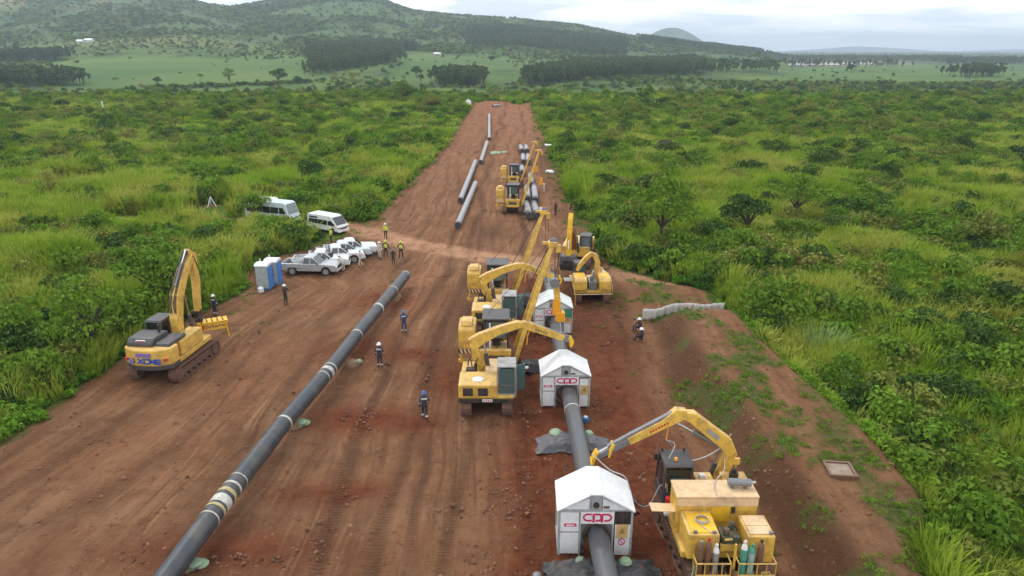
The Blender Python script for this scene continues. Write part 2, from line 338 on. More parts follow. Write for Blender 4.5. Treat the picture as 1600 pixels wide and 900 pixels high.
# haze: one closed box round everything, sky outside
hb = bpy.data.meshes.new('haze')
hx, hy0, hy1, hz0, hz1 = 15500, -60, 12200, -14, 232
hb.from_pydata([(sx, sy, sz) for sz in (hz0, hz1) for sy in (hy0, hy1) for sx in (-hx, hx)], [], [(0, 2, 3, 1), (4, 5, 7, 6), (0, 1, 5, 4), (2, 6, 7, 3), (0, 4, 6, 2), (1, 3, 7, 5)])
hm, hn, hl, ho = new_mat('haze_air')
pv = N(hn, 'ShaderNodeVolumePrincipled'); pv.inputs['Color'].default_value = (.72, .86, 1.0, 1); pv.inputs['Density'].default_value = .00015; pv.inputs['Anisotropy'].default_value = .0
hl.new(pv.outputs[0], ho.inputs['Volume']); hb.materials.append(hm)
haze = bpy.data.objects.new('haze', hb); COL.objects.link(haze); haze['kind'] = 'stuff'; haze['label'] = 'thin pale blue haze in the distance'
# ================================================================ vegetation
def leaf_mat(name, c0, c1, c2=None, trans=.25, patch=.05, rough=.6):
    """c0..c1 by individual, c2 in patches over the land"""
    m, n, l, o = new_mat(name)
    oi = n.new('ShaderNodeObjectInfo'); g = n.new('ShaderNodeNewGeometry')
    tn = N(n, 'ShaderNodeTexNoise', i_Scale=patch, i_Detail=4.0, i_Roughness=.6); l.new(g.outputs['Position'], tn.inputs['Vector'])
    col = mixn(n, l, oi.outputs['Random'], c0, c1)
    if c2: col = mixn(n, l, ramp(n, l, tn.outputs['Fac'], .42, .62), col, c2)
    t2 = N(n, 'ShaderNodeTexNoise', i_Scale=2.1, i_Detail=2.0); l.new(g.outputs['Position'], t2.inputs['Vector'])
    hs = n.new('ShaderNodeHueSaturation'); l.new(col, hs.inputs['Color'])
    l.new(ramp(n, l, t2.outputs['Fac'], .3, .7, (.72, .72, .72), (1.28, 1.28, 1.28)), hs.inputs['Value'])
    b = n.new('ShaderNodeBsdfPrincipled'); b.inputs['Roughness'].default_value = rough; b.inputs['Specular IOR Level'].default_value = .1
    l.new(hs.outputs[0], b.inputs['Base Color'])
    t = n.new('ShaderNodeBsdfTranslucent'); l.new(hs.outputs[0], t.inputs[0])
    ms = n.new('ShaderNodeMixShader'); ms.inputs[0].default_value = trans
    l.new(b.outputs[0], ms.inputs[1]); l.new(t.outputs[0], ms.inputs[2]); l.new(ms.outputs[0], o.inputs[0])
    return m
ML = {
 'grass': leaf_mat('tall_grass_blades', (0.156, 0.288, 0.012), (0.276, 0.396, 0.026), (0.372, 0.396, 0.066), .35, .09),
 'herb': leaf_mat('low_leafy_growth', (0.066, 0.192, 0.012), (0.156, 0.312, 0.024), (0.216, 0.348, 0.030), .3, .1),
 'bush': leaf_mat('bush_leaves', (0.078, 0.168, 0.014), (0.180, 0.305, 0.026), (0.132, 0.228, 0.019), .25, .1),
 'dkbush': leaf_mat('dark_bush_leaves', (0.038, 0.085, 0.014), (0.080, 0.145, 0.024), None, .2),
 'olive': leaf_mat('olive_bush_leaves', (0.132, 0.168, 0.026), (0.204, 0.240, 0.042), (0.228, 0.240, 0.048), .2),
 'grey': leaf_mat('dry_grey_twigs', (.095, .085, .055), (.13, .11, .07), None, .1),
 'euc': leaf_mat('plantation_leaves', (.06, .105, .036), (.12, .17, .058), None, .15),
 'reed': leaf_mat('pale_reed_blades', (0.204, 0.288, 0.102), (0.252, 0.336, 0.132), None, .35),
}
m, n, l, o = new_mat('bark')
b = N(n, 'ShaderNodeBsdfPrincipled', i_Roughness=.9); tn = N(n, 'ShaderNodeTexNoise', i_Scale=14.0, i_Detail=4.0)
l.new(ramp(n, l, tn.outputs['Fac'], .3, .7, (.035, .026, .018), (.11, .085, .06)), b.inputs['Base Color']); l.new(b.outputs[0], o.inputs[0])
BARK = m

def mesh_np(name, v, f, mat):
    me = bpy.data.meshes.new(name)
    k = f.shape[1]
    me.vertices.add(len(v)); me.vertices.foreach_set('co', v.astype(np.float32).ravel())
    me.loops.add(f.size); me.loops.foreach_set('vertex_index', f.astype(np.int32).ravel())
    me.polygons.add(len(f)); me.polygons.foreach_set('loop_start', np.arange(len(f), dtype=np.int32) * k)
    me.update(calc_edges=True)
    me.materials.append(mat)
    return me
def unit(a): return a / np.maximum(np.linalg.norm(a, axis=-1, keepdims=True), 1e-9)
def leaves(rg, P, Nn, size, droop=.2, asp=.55, jit=.8):
    n = len(P)
    nrm = unit(Nn + rg.normal(size=(n, 3)) * jit)
    t = unit(np.cross(nrm, rg.normal(size=(n, 3))))
    b = np.cross(nrm, t)
    s = (size * rg.uniform(.6, 1.35, n))[:, None]
    a0 = P - t * s * .5; a1 = P + b * s * asp * .5 + nrm * s * .06; a2 = P + t * s * .5 - np.array([0, 0, 1]) * s * droop; a3 = P - b * s * asp * .5 + nrm * s * .06
    v = np.stack([a0, a1, a2, a3], 1).reshape(-1, 3)
    f = np.arange(n * 4).reshape(n, 4)
    return v, f
def lobes_points(rg, n, lobes):
    """points in the outer part of ellipsoid lobes: (cx,cy,cz,rx,ry,rz)"""
    L = np.array(lobes); w = (L[:, 3] * L[:, 5]); k = rg.choice(len(L), n, p=w / w.sum())
    d = unit(rg.normal(size=(n, 3))); d[:, 2] = np.where(d[:, 2] < -.35, -d[:, 2], d[:, 2])
    rad = rg.uniform(.62, 1.05, n)[:, None]
    return L[k, :3] + d * L[k, 3:] * rad, d
def bush_mesh(name, seed, mat, w=1.5, h=1.6, nl=420, leaf=.26, nlobe=8, flat=1.0, jit=.8, low=.35):
    rg = np.random.default_rng(seed); lo = []
    for k in range(nlobe):
        a = rg.uniform(0, 6.283); r = w * .62 * math.sqrt(rg.uniform(0, 1)); q = rg.uniform(.30, .52) * w
        zc = h * rg.uniform(low, .78) * (1 - .35 * (r / w))
        lo.append((r * math.cos(a), r * math.sin(a), zc, q, q, q * flat * rg.uniform(.55, .95)))
    P, d = lobes_points(rg, nl, lo); P[:, 2] = np.maximum(P[:, 2], .05)
    v, f = leaves(rg, P, d, leaf, jit=jit)
    return mesh_np(name, v, f, mat)
def grass_mesh(name, seed, mat, nb=80, w=.7, h=1.9, bw=.07, lean=.5, spike=0):
    rg = np.random.default_rng(seed)
    a = rg.uniform(0, 6.283, nb); r = w * np.sqrt(rg.uniform(0, 1, nb)) * .7
    base = np.stack([r * np.cos(a), r * np.sin(a), np.zeros(nb)], 1)
    a2 = a + rg.normal(size=nb) * .9; hh = h * rg.uniform(.5, 1.1, nb)
    dr = np.stack([np.cos(a2), np.sin(a2), np.zeros(nb)], 1); side = np.stack([-np.sin(a2 + .6), np.cos(a2 + .6), np.zeros(nb)], 1)
    ln = lean * rg.uniform(.2, 1.3, nb)
    V = []; 
    for t, wd in ((0, 1.0), (.55, .9), (.85, .6), (1.0, .06)):
        c = base + dr * (ln * t ** 2.0 * hh)[:, None] + np.array([0, 0, 1]) * (hh * (t - .28 * ln * t ** 3))[:, None]
        V += [c - side * bw * wd * .5, c + side * bw * wd * .5]
    V = np.stack(V, 1).reshape(-1, 3)
    f = []
    for k in range(3):
        i = np.arange(nb) * 8 + 2 * k; f.append(np.stack([i, i + 1, i + 3, i + 2], 1))
    return mesh_np(name, V, np.concatenate(f), mat)
def tree_parts(seed, leafmat, h=5.0, w=2.4, trunk=.14, nl=1400, leaf=.32, nlobe=11, z0=.35, flat=.55, name='tree'):
    """tapered trunk with limbs reaching each leafy lobe"""
    rg = np.random.default_rng(seed); lo = []; V = []; F = []
    def limb(p0, p1, r0, r1, n=6):
        p0 = np.array(p0, float); p1 = np.array(p1, float); d = unit(p1 - p0); s = unit(np.cross(d, [.3, .9, .2])); t = np.cross(d, s); o = len(V)
        for p, r in ((p0, r0), (p1, r1)):
            for k in range(n):
                a = 6.2832 * k / n; V.append(p + (s * math.cos(a) + t * math.sin(a)) * r)
        for k in range(n): F.append((o + k, o + (k + 1) % n, o + n + (k + 1) % n, o + n + k))
    fork = np.array([rg.normal() * .12 * h * .3, rg.normal() * .1, h * z0])
    limb((0, 0, -.2), fork * .55, trunk, trunk * .8); limb(fork * .55, fork, trunk * .8, trunk * .66)
    for k in range(nlobe):
        a = 6.283 * k / nlobe * 1.618 + rg.uniform(-.4, .4); r = w * .72 * math.sqrt((k + .6) / nlobe); q = rg.uniform(.26, .42) * w
        zc = h * (.93 - .42 * (r / w) ** 1.5 - rg.uniform(0, .22))
        lo.append((r * math.cos(a), r * math.sin(a), zc, q, q, q * flat * rg.uniform(.7, 1.2)))
        mid = fork + (np.array([lo[-1][0], lo[-1][1], zc]) - fork) * .5 + np.array([0, 0, .12 * h * rg.uniform(0, 1)])
        limb(fork, mid, trunk * .5, trunk * .3, 5); limb(mid, lo[-1][:3], trunk * .3, trunk * .1, 5)
    P, d = lobes_points(rg, nl, lo)
    v, f = leaves(rg, P, d, leaf)
    return mesh_np(name + '_trunk', np.array(V), np.array(F), BARK), mesh_np(name + '_crown', v, f, leafmat)

def tag(o, label=None, cat=None, group=None, kind=None):
    if label: o['label'] = label
    if cat: o['category'] = cat
    if group: o['group'] = group
    if kind: o['kind'] = kind
    return o
def link(name, data, parent=None, loc=None):
    o = bpy.data.objects.new(name, data); COL.objects.link(o)
    if parent: o.parent = parent
    if loc is not None: o.location = loc
    return o

def scatter(name, label, protos, pts, scl, seed=0, tilt=.12, sz=None):
    """one object of kind stuff: instances of protos on points"""
    c = bpy.data.collections.new(name + '_shapes')
    for k, me in enumerate(protos): c.objects.link(bpy.data.objects.new('%s_shape_%02d' % (name, k), me))
    rg = np.random.default_rng(seed); n = len(pts)
    me = bpy.data.meshes.new(name); me.vertices.add(n); me.vertices.foreach_set('co', pts.astype(np.float32).ravel())
    rot = np.stack([rg.normal(size=n) * tilt, rg.normal(size=n) * tilt, rg.uniform(0, 6.283, n)], 1)
    a = me.attributes.new('rot', 'FLOAT_VECTOR', 'POINT'); a.data.foreach_set('vector', rot.astype(np.float32).ravel())
    s3 = np.stack([scl, scl, scl * (1 if sz is None else sz)], 1)
    a = me.attributes.new('scl', 'FLOAT_VECTOR', 'POINT'); a.data.foreach_set('vector', s3.astype(np.float32).ravel())
    a = me.attributes.new('pick', 'INT', 'POINT'); a.data.foreach_set('value', rg.integers(0, len(protos), n).astype(np.int32))
    o = link(name, me); tag(o, label, kind='stuff')
    ng = bpy.data.node_groups.new(name + '_nodes', 'GeometryNodeTree')
    ng.interface.new_socket('Geometry', in_out='INPUT', socket_type='NodeSocketGeometry'); ng.interface.new_socket('Geometry', in_out='OUTPUT', socket_type='NodeSocketGeometry')
    gi = ng.nodes.new('NodeGroupInput'); goo = ng.nodes.new('NodeGroupOutput')
    ci = ng.nodes.new('GeometryNodeCollectionInfo'); ci.inputs['Collection'].default_value = c; ci.inputs['Separate Children'].default_value = True; ci.inputs['Reset Children'].default_value = True
    ip = ng.nodes.new('GeometryNodeInstanceOnPoints'); ip.inputs['Pick Instance'].default_value = True
    m2p = ng.nodes.new('GeometryNodeMeshToPoints')
    def na(nm, t):
        q = ng.nodes.new('GeometryNodeInputNamedAttribute'); q.data_type = t; q.inputs[0].default_value = nm; return q.outputs[0]
    L = ng.links.new
    L(gi.outputs[0], m2p.inputs[0]); L(m2p.outputs[0], ip.inputs['Points']); L(ci.outputs[0], ip.inputs['Instance'])
    L(na('pick', 'INT'), ip.inputs['Instance Index']); L(na('scl', 'FLOAT_VECTOR'), ip.inputs['Scale'])
    L(na('rot', 'FLOAT_VECTOR'), ip.inputs['Rotation'])
    L(ip.outputs[0], goo.inputs[0])
    md = o.modifiers.new('scatter', 'NODES'); md.node_group = ng
    return o

def fan(n, y0, y1, p, seed, umax=.86):
    """random ground places inside the valley seen, density ~ y^-p"""
    rg = np.random.default_rng(seed)
    t = rg.uniform(0, 1, n); q = 2 - p          # pdf in y ~ y^(1-p)
    y = (y0 ** q + t * (y1 ** q - y0 ** q)) ** (1 / q) if abs(q) > 1e-6 else y0 * (y1 / y0) ** t
    x = rg.uniform(-umax, umax, n) * (y + 7)
    return x, y
def place(x, y, dz=0.0): return np.stack([x, y, H(x, y) + dz], 1)

KEEP = []                                   # places (x, y, radius) kept clear of scatter
for (kx, ky, kr) in ((-30, 85, 3.4), (-27.2, 83.6, 2.6), (-21.5, 79.4, 3.6), (-23.5, 63.5, 1.8), (-22.5, 66, 2.0), (-21.5, 68, 2.0)): KEEP.append((kx, ky, kr))
KEEP.append((*G(331, 332), 3.6))
KEEP.append((*G(130, 291), 4.0)); KEEP.append((*G(110, 290), 3.0)); KEEP.append((*G(155, 292), 3.0)); KEEP.append((*G(1562, 520), 1.6)); KEEP.append((*G(732, 168), 3))
def keep_ok(x, y):
    ok = np.ones(len(x), bool)
    for a, b_, r in KEEP: ok &= np.hypot(x - a, y - b_) > r
    return ok
print('veg')
# --- tall grass
gp = [grass_mesh('tall_grass_%d' % k, 100 + k, ML['grass'], nb=70, w=.85, h=1.75 + .2 * (k % 3), bw=.06) for k in range(5)]
x, y = fan(120000, 20, 330, 1.25, 1)
ok = (dirt_sd(x, y) < -.35) & keep_ok(x, y)
dens = fbm(x / 16, y / 22, 131, 3); edge = dirt_sd_cheap(x, y)
ok &= rng.uniform(0, 1, len(x)) < np.clip((dens - .30) * 5, .3, 1)
ok &= ~((edge > -2.0) & (rng.uniform(0, 1, len(x)) < .6))
ok &= ~((x < -22) & (y < 46) & (x > -44) & (rng.uniform(0, 1, len(x)) < .72))     # leafier foot of the frame
x, y = x[ok], y[ok]
s = (.6 + .0052 * np.clip(y, 0, 260)) * rng.uniform(.65, 1.3, len(x))
hsc = np.clip(1.0 + (fbm(x / 9, y / 9, 133, 3) - .5) * 2.2, .4, 1.6) * np.where(y > 90, np.clip(90 / y, .5, 1), 1)
scatter('tall_grass', 'tall yellow green grass covering the land beside the earth strip', gp, place(x, y), s, 1, sz=hsc)
# --- low leafy herbs, dense along the edge of the bare earth and as undergrowth everywhere
hp = [bush_mesh('low_herbs_%d' % k, 200 + k, ML['herb'], w=.85, h=.75, nl=170, leaf=.24, nlobe=6, jit=1.0) for k in range(4)]
x, y = fan(60000, 20, 330, 1.35, 2)
sd = dirt_sd(x, y); edge = dirt_sd_cheap(x, y)
ok = (sd < -.05) & keep_ok(x, y)
pr_ = np.where(edge > -3.5, 1.0, np.where((x < -22) & (y < 50), .9, .42)); ok &= rng.uniform(0, 1, len(x)) < pr_
x, y = x[ok], y[ok]; s = (.6 + .004 * y) * rng.uniform(.6, 1.5, len(x))
scatter('low_herbs', 'low bright green leafy herbs along the edges of the bare earth', hp, place(x, y, -.05), s, 2)
# --- small weeds on the bare earth and on the berm
wp = [bush_mesh('small_weeds_%d' % k, 230 + k, ML['bush'], w=.26, h=.12, nl=30, leaf=.085, nlobe=4, jit=1.0) for k in range(3)]
x, y = fan(150000, 20, 290, 1.1, 3, .55)
wz = np.maximum(.55 * sm(x, toe(y) - 1, toe(y) + 1) * (y < 56), .8 * sm(x, 4.8, 8.0) * (y > 66))
wz = np.maximum(wz, np.exp(-((x - 12.5) / 4) ** 2 - ((y - 56) / 8) ** 2) * .8)
wz = np.maximum(wz, np.exp(-((x - 11.8) / 1.6) ** 2 - ((y - 46) / 5) ** 2) * .7)
wz = np.maximum(wz, .6 * (dirt_sd(x, y) < 1.2)); wz = np.maximum(wz, np.exp(-((x + 21.5) / 3) ** 2 - ((y - 52) / 4) ** 2) * .12)
wz = np.maximum(wz, np.exp(-((x - 16.0) / 1.8) ** 2 - ((y - 22.8) / 1.8) ** 2) * 1.6)
ok = (dirt_sd(x, y) > 0) & (np.hypot(x - G(1310, 747, 1.5)[0], y - G(1310, 747, 1.5)[1]) > 1.0) & (rng.uniform(0, 1, len(x)) < wz * np.clip((fbm(x / 1.3, y / 1.9, 71, 4) - .44) * 6, 0, 1))
x, y = x[ok], y[ok]
scatter('small_weeds', 'small green weeds dotted over the berm and bare soil', wp, place(x, y), rng.uniform(.35, 1.2, len(x)) * (1 + y / 130), 3)
# --- loose clods of earth
def clod(seed):
    rg = np.random.default_rng(seed); bm = bmesh.new(); bmesh.ops.create_icosphere(bm, subdivisions=1, radius=.5)
    for q in bm.verts: q.co *= rg.uniform(.6, 1.25); q.co.z *= .7
    me = bpy.data.meshes.new('clod_%d' % seed); bm.to_mesh(me); bm.free(); me.materials.append(CLODM); return me
CLODM, cn_, cl_, co_ = new_mat('earth_clods'); oi_ = cn_.new('ShaderNodeObjectInfo'); cb_ = N(cn_, 'ShaderNodeBsdfPrincipled', i_Roughness=.95)
cl_.new(mixn(cn_, cl_, oi_.outputs['Random'], (.11, .045, .025), (.24, .115, .06)), cb_.inputs['Base Color']); cl_.new(cb_.outputs[0], co_.inputs[0])
x, y = fan(170000, 20, 120, 1.5, 31, .7)
w_ = np.exp(-((x - 1.2) / 2.2) ** 2) * (y < 62) + np.exp(-((x - 6.4) / 2.2) ** 2) * (y < 70) + .5 * np.exp(-((x - 12) / 1.2) ** 2) * (y < 55) + .10
for px_, py_, ax_, ay_ in ((575, 655, 3.6, 1.7), (560, 545, 3.2, 1.8), (600, 470, 3.0, 2.6), (640, 555, 3, 1.2), (360, 860, 4.5, 1.4)):
    gx, gy = G(px_, py_); w_ = np.maximum(w_, np.exp(-((x - gx) / ax_) ** 2 - ((y - gy) / ay_) ** 2))
ok = (dirt_sd(x, y) > 0) & (rng.uniform(0, 1, len(x)) < w_ * np.clip((fbm(x / 1.7, y / 1.7, 161, 3) - .42) * 7, .02, 1) * .5)
x, y = x[ok], y[ok]
scatter('soil_clods', 'loose clods of red brown earth on the bare ground', [clod(k) for k in range(5)], place(x, y), .05 + .22 * rng.uniform(0, 1, len(x)) ** 3, 9, tilt=.6)
# --- countless scrub bushes
bp = [bush_mesh('scrub_%d' % k, 300 + k, ML[('bush', 'bush', 'olive', 'dkbush', 'herb', 'bush')[k]], w=1.45, h=(2.0, 2.6, 2.0, 2.1, 1.7, 1.8)[k], nl=460, leaf=.27, nlobe=9) for k in range(6)]
x, y = fan(52000, 22, 345, 1.0, 4)
ok = (dirt_sd(x, y) < -1.2) & keep_ok(x, y) & (rng.uniform(0, 1, len(x)) < np.clip((fbm(x / 11, y / 17, 141, 3) - .34) * 4, .18, 1))
x, y = x[ok], y[ok]
s = (.38 + 1.15 * rng.uniform(0, 1, len(x)) ** 1.6) * (.85 + y / 400)
scatter('scrub_bushes', 'countless low scrub bushes mixed into the tall grass', bp, place(x, y, -.1), s, 4, sz=rng.uniform(.7, 1.1, len(x)))
# --- beyond the crest: scrub with small trees
tp = [bush_mesh('bushland_%d' % k, 330 + k, ML[('bush', 'dkbush', 'olive', 'dkbush')[k]], w=3.2, h=4.0, nl=260, leaf=.75, nlobe=8) for k in range(4)]
x, y = fan(26000, 330, 1300, 1.0, 5, .8)
UUx = 800 + 1161 * x / y
fieldm = ((UUx > 80) & (UUx < 480) & (y > 520) & (y < 930)) | ((UUx > 1100) & (y > 640)) | ((UUx > 620) & (UUx < 800) & (y > 560))
den = np.where(fieldm, .02, np.where(UUx > 850, .85, .5)) * np.clip((fbm(x / 55, y / 70, 143, 3) - .36) * 6, .05, 1)
ok = rng.uniform(0, 1, len(x)) < den
x, y = x[ok], y[ok]
t_ = np.linspace(0, 1, 150); hx1, hy1 = G(235, 139, -7.5); hx2, hy2 = G(485, 121, -2)
x = np.concatenate([x, hx1 + (hx2 - hx1) * t_]); y = np.concatenate([y, hy1 + (hy2 - hy1) * t_])
scatter('far_bushland', 'distant bushland of small dark trees beyond the end of the strip', tp, place(x, y, -.3), rng.uniform(.45, 1.25, len(x)), 5)
# --- wooded hills
x, y = fan(60000, 1150, 2420, .6, 6, .75)
UUx = 800 + 1161 * x / y
den = np.clip((fbm(x / 60, y / 110, 96, 5, .62) - .40) * -6 + 1.0, .12, 1) * (UUx < 1215)
den *= np.where((UUx < 330) & (y > 1600), .55, 1.0)
ok = (rng.uniform(0, 1, len(x)) < den) & ~((UUx > 60) & (UUx < 420) & (y < 1240)) 
x, y = x[ok], y[ok]
scatter('hill_woodland', 'dark trees dotted over the flank and ridge of the hills', tp, place(x, y, -.5), rng.uniform(.7, 2.0, len(x)), 6)
# --- plantations: blocks of tall straight trees
def euc_mesh(k):
    tr, cr = tree_parts(500 + k, ML['euc'], h=17, w=3.0, trunk=.25, nl=260, leaf=1.5, nlobe=9, z0=.3, flat=1.3, name='plantation_tree')
    bm = bmesh.new(); bm.from_mesh(cr); 
    me = bpy.data.meshes.new('plantation_%d' % k)
    bm.from_mesh(tr); bm.to_mesh(me); bm.free(); me.materials.append(ML['euc']); 
    return me
ep = [euc_mesh(k) for k in range(4)]
PX, PY = [], []
def block(X0, X1, y0, y1, n, seed):
    rg = np.random.default_rng(seed)
    yy = rg.uniform(0, 1, n); XX = rg.uniform(X0, X1, n)
    ya = y0(XX) if callable(y0) else y0; yb = y1(XX) if callable(y1) else y1
    yv = ya + (yb - ya) * yy; PX.append((XX - 800) / 1161 * yv + rg.normal(size=n) * 6); PY.append(yv + rg.normal(size=n) * 9)
block(832, 1095, lambda X: np.interp(X, [832, 1095], [610, 790]), lambda X: np.interp(X, [832, 900, 1095], [640, 900, 1130]), 3300, 1)      # block right of the strip end
block(487, 620, lambda X: np.interp(X, [487, 620], [700, 900]), lambda X: np.interp(X, [487, 620], [1150, 1250]), 1900, 2)
block(530, 645, 1150, 1260, 700, 3)
block(690, 745, 590, 640, 330, 4)
block(735, 975, 1350, 1760, 3800, 5)
block(1000, 1190, 1750, 2260, 3600, 6)
block(-60, 45, 880, 940, 300, 7); block(58, 97, 880, 920, 150, 8); block(-60, 108, 585, 615, 420, 9)
block(1200, 1500, 1900, 2300, 1300, 10); block(1195, 1420, 1180, 1240, 90, 14); block(1480, 1700, 1500, 1700, 700, 11)
block(1115, 1215, 830, 900, 80, 12); block(1505, 1565, 790, 830, 130, 13)
x = np.concatenate(PX); y = np.concatenate(PY)
scatter('tree_plantations', 'blocks of dark plantation trees on the far slopes', ep, place(x, y, -.5), rng.uniform(.55, 1.05, len(x)), 7, tilt=.03)
# --- tree belts over the far plain
x, y = fan(15000, 1500, 9500, 1.5, 8, .75); UUx = 800 + 1161 * x / y
ok = (UUx > 1150) & (rng.uniform(0, 1, len(x)) < np.clip((fbm(x / 320, y / 260, 151, 3) - .42) * 7, .02, 1)) & ~((UUx > 1210) & (UUx < 1450) & (y < 1800))
x, y = x[ok], y[ok]
scatter('plain_tree_belts', 'belts of dark trees across the far plain', tp, place(x, y, -.5), rng.uniform(1.4, 3.0, len(x)), 8)

# --- bushes and trees that can be told apart
GRP = {'leafy bush': 'green bushes standing in the scrub', 'dark bush': 'dark bushes standing in the scrub', 'small tree': 'small trees standing in the scrub', 'olive bush': 'olive bushes standing in the scrub', 'grey bush': 'grey bushes standing in the scrub'}
kinds = []
def thing_plant(name, label, cat, group, crown, trunk, x, y, s, rz, szz=1.0, dz=0.0):
    r = link(name, None, loc=(x, y, Hs(x, y) + dz)); r.scale = (s, s, s * szz); r.rotation_euler = (0, 0, rz)
    tag(r, label, cat, group)
    if trunk: link('trunk', trunk, r)
    link('crown', crown, r)
    return r
TREE = [tree_parts(600 + k, ML[mk], h=hh, w=ww, trunk=.16, nl=1500, leaf=.30, nlobe=13, z0=.3, flat=.6, name='savanna_tree') for k, (mk, hh, ww) in enumerate((('bush', 4.6, 2.6), ('dkbush', 4.4, 2.5), ('bush', 5.4, 2.8), ('olive', 4.2, 2.9), ('dkbush', 3.4, 2.6)))]
def stems(seed):
    rg = np.random.default_rng(seed); V = []; F = []
    for k in range(5):
        a = rg.uniform(0, 6.28); t = np.array([.7 * math.cos(a), .7 * math.sin(a), 1.2]); o_ = len(V)
        for p, r_ in ((np.zeros(3), .05), (t, .02)):
            for q in range(4): V.append(p + np.array([math.cos(q * 1.57), math.sin(q * 1.57), 0]) * r_)
        for q in range(4): F.append((o_ + q, o_ + (q + 1) % 4, o_ + 4 + (q + 1) % 4, o_ + 4 + q))
    return mesh_np('bush_stems', np.array(V), np.array(F), BARK)
ST = stems(3)
BUSH = {k: [bush_mesh('%s_bush_%d' % (k, j), 700 + j + ord(k[0]), ML[k], w=1.7, h=2.2, nl=900, leaf=.24, nlobe=11) for j in range(3)] for k in ('bush', 'dkbush', 'olive', 'grey')}
special = [  # px, py of foot, kind, mesh, size, label
 (205, 520, 'leafy_bush', (ST, BUSH['bush'][2]), 1.7, 'tall leafy bush touching the left side of the large excavator'),
 (90, 520, 'dark_bush', (ST, BUSH['dkbush'][0]), 1.1, 'dark bush left of the green tree by the large excavator'),
 (1032, 392, 'small_tree', TREE[2], 1.45, 'full green tree at the edge of the scrub right of the excavators'),
 (1165, 372, 'small_tree', TREE[1], 1.25, 'dark leaning bushy tree in the scrub beyond the white net'),
 (1012, 312, 'dark_bush', (ST, BUSH['dkbush'][0]), 1.5, 'dark bush behind the full green tree on the right'),
 (1382, 292, 'small_tree', TREE[1], .95, 'flat topped dark tree standing alone in the middle of the right scrub'),
 (1305, 372, 'dark_bush', (ST, BUSH['dkbush'][1]), 1.35, 'rounded dark green bush between the leaning tree and the brown bush'),
 (1312, 308, 'dark_bush', (ST, BUSH['dkbush'][2]), 1.25, 'rounded dark bush left of the flat topped tree'),
 (1535, 392, 'olive_bush', (ST, BUSH['olive'][0]), 1.9, 'wide brownish bush near the right edge of the picture'),
 (1432, 312, 'leafy_bush', (ST, BUSH['bush'][0]), 1.6, 'broad green bush right behind the flat topped tree'),
 (1212, 508, 'leafy_bush', (ST, BUSH['bush'][1]), 2.0, 'big leafy green bush at the end of the berm by the net'),
 (1505, 535, 'dark_bush', (ST, BUSH['dkbush'][0]), .95, 'dark blue green bush beside the bare spot on the right'),
 (1570, 728, 'dark_bush', (ST, BUSH['dkbush'][1]), .9, 'dark bush in the long grass below the right edge'),
 (1330, 640, 'dark_bush', (ST, BUSH['dkbush'][2]), .55, 'small dark bush hanging over the outer edge of the berm'),
 (1360, 470, 'dark_bush', (ST, BUSH['dkbush'][2]), .8, 'dark low bush behind the pale reeds'),
 (1515, 828, 'leafy_bush', (ST, BUSH['bush'][2]), .75, 'grey green bush at the foot of the berm lower right'),
 (195, 245, 'dark_bush', (ST, BUSH['dkbush'][1]), 1.5, 'round dark bush alone in the left scrub above the bare patch'),
 (398, 350, 'small_tree', TREE[0], .92, 'small tree standing in front of the minibus'),
 (250, 490, 'small_tree', TREE[0], 1.4, 'feathery green tree left of the large excavator boom'),
 (150, 560, 'small_tree', TREE[2], 1.1, 'green tree beside the large excavator cab'),
 (40, 600, 'leafy_bush', (ST, BUSH['bush'][0]), 1.2, 'leafy bush at the left edge of the earth strip'),
 (160, 160, 'dark_bush', (ST, BUSH['dkbush'][2]), 2.3, 'dark bush on the skyline of the left scrub'),
 (641, 160, 'dark_bush', (ST, BUSH['dkbush'][0]), 2.6, 'wide dark bush left of the far end of the strip'),
 (600, 160, 'dark_bush', (ST, BUSH['dkbush'][1]), 1.9, 'smaller dark bush next to the wide one near the strip end'),
 (480, 292, 'dark_bush', (ST, BUSH['dkbush'][2]), 1.1, 'low dark bush in the left scrub above the white van'),
 (1420, 325, 'leafy_bush', (ST, BUSH['bush'][2]), 1.2, 'green bush in front of the broad one near the flat topped tree'),
 (975, 212, 'dark_bush', (ST, BUSH['dkbush'][1]), 1.5, 'dark bush beside the strip near its far end on the right'),
 (1040, 245, 'grey_bush', (ST, BUSH['grey'][0]), 1.6, 'grey leafless bush in the scrub right of the far sidebooms'),
 (1082, 243, 'grey_bush', (ST, BUSH['grey'][1]), 1.2, 'smaller grey leafless bush beside the first grey one'),
 (860, 245, 'grey_bush', (ST, BUSH['grey'][2]), .8, 'dry brown bush at the edge of the strip by the white bags'),
]
for px_, py_, nm, mm, s_, lab in special:
    gx, gy = G(px_, py_); thing_plant(nm, lab, nm.replace('_', ' '), None, mm[1], mm[0], gx, gy, s_, random.uniform(0, 6))
def where(x, y):
    if x < 0: return 'left scrub beside the large excavator' if y < 60 else 'left scrub near the parked vehicles' if y < 100 else 'left scrub level with the strung pipes' if y < 180 else 'far part of the left scrub'
    return 'right scrub beside the berm' if y < 56 else 'right scrub beyond the net fence' if y < 100 else 'right scrub level with the stacked pipes' if y < 180 else 'far part of the right scrub'
LAB = {'bush': ('leafy_bush', 'rounded green bush', 'leafy bush'), 'dkbush': ('dark_bush', 'rounded dark green bush', 'dark bush'), 'olive': ('olive_bush', 'olive brown bush', 'olive bush'), 'grey': ('grey_bush', 'dry grey brown bush with few leaves', 'grey bush')}
cnt = 0
xs, ys = fan(1200, 40, 300, .9, 77, .78)
oks = (dirt_sd(xs, ys) < -3.5) & keep_ok(xs, ys)
used = [G(a[0], a[1]) for a in special]
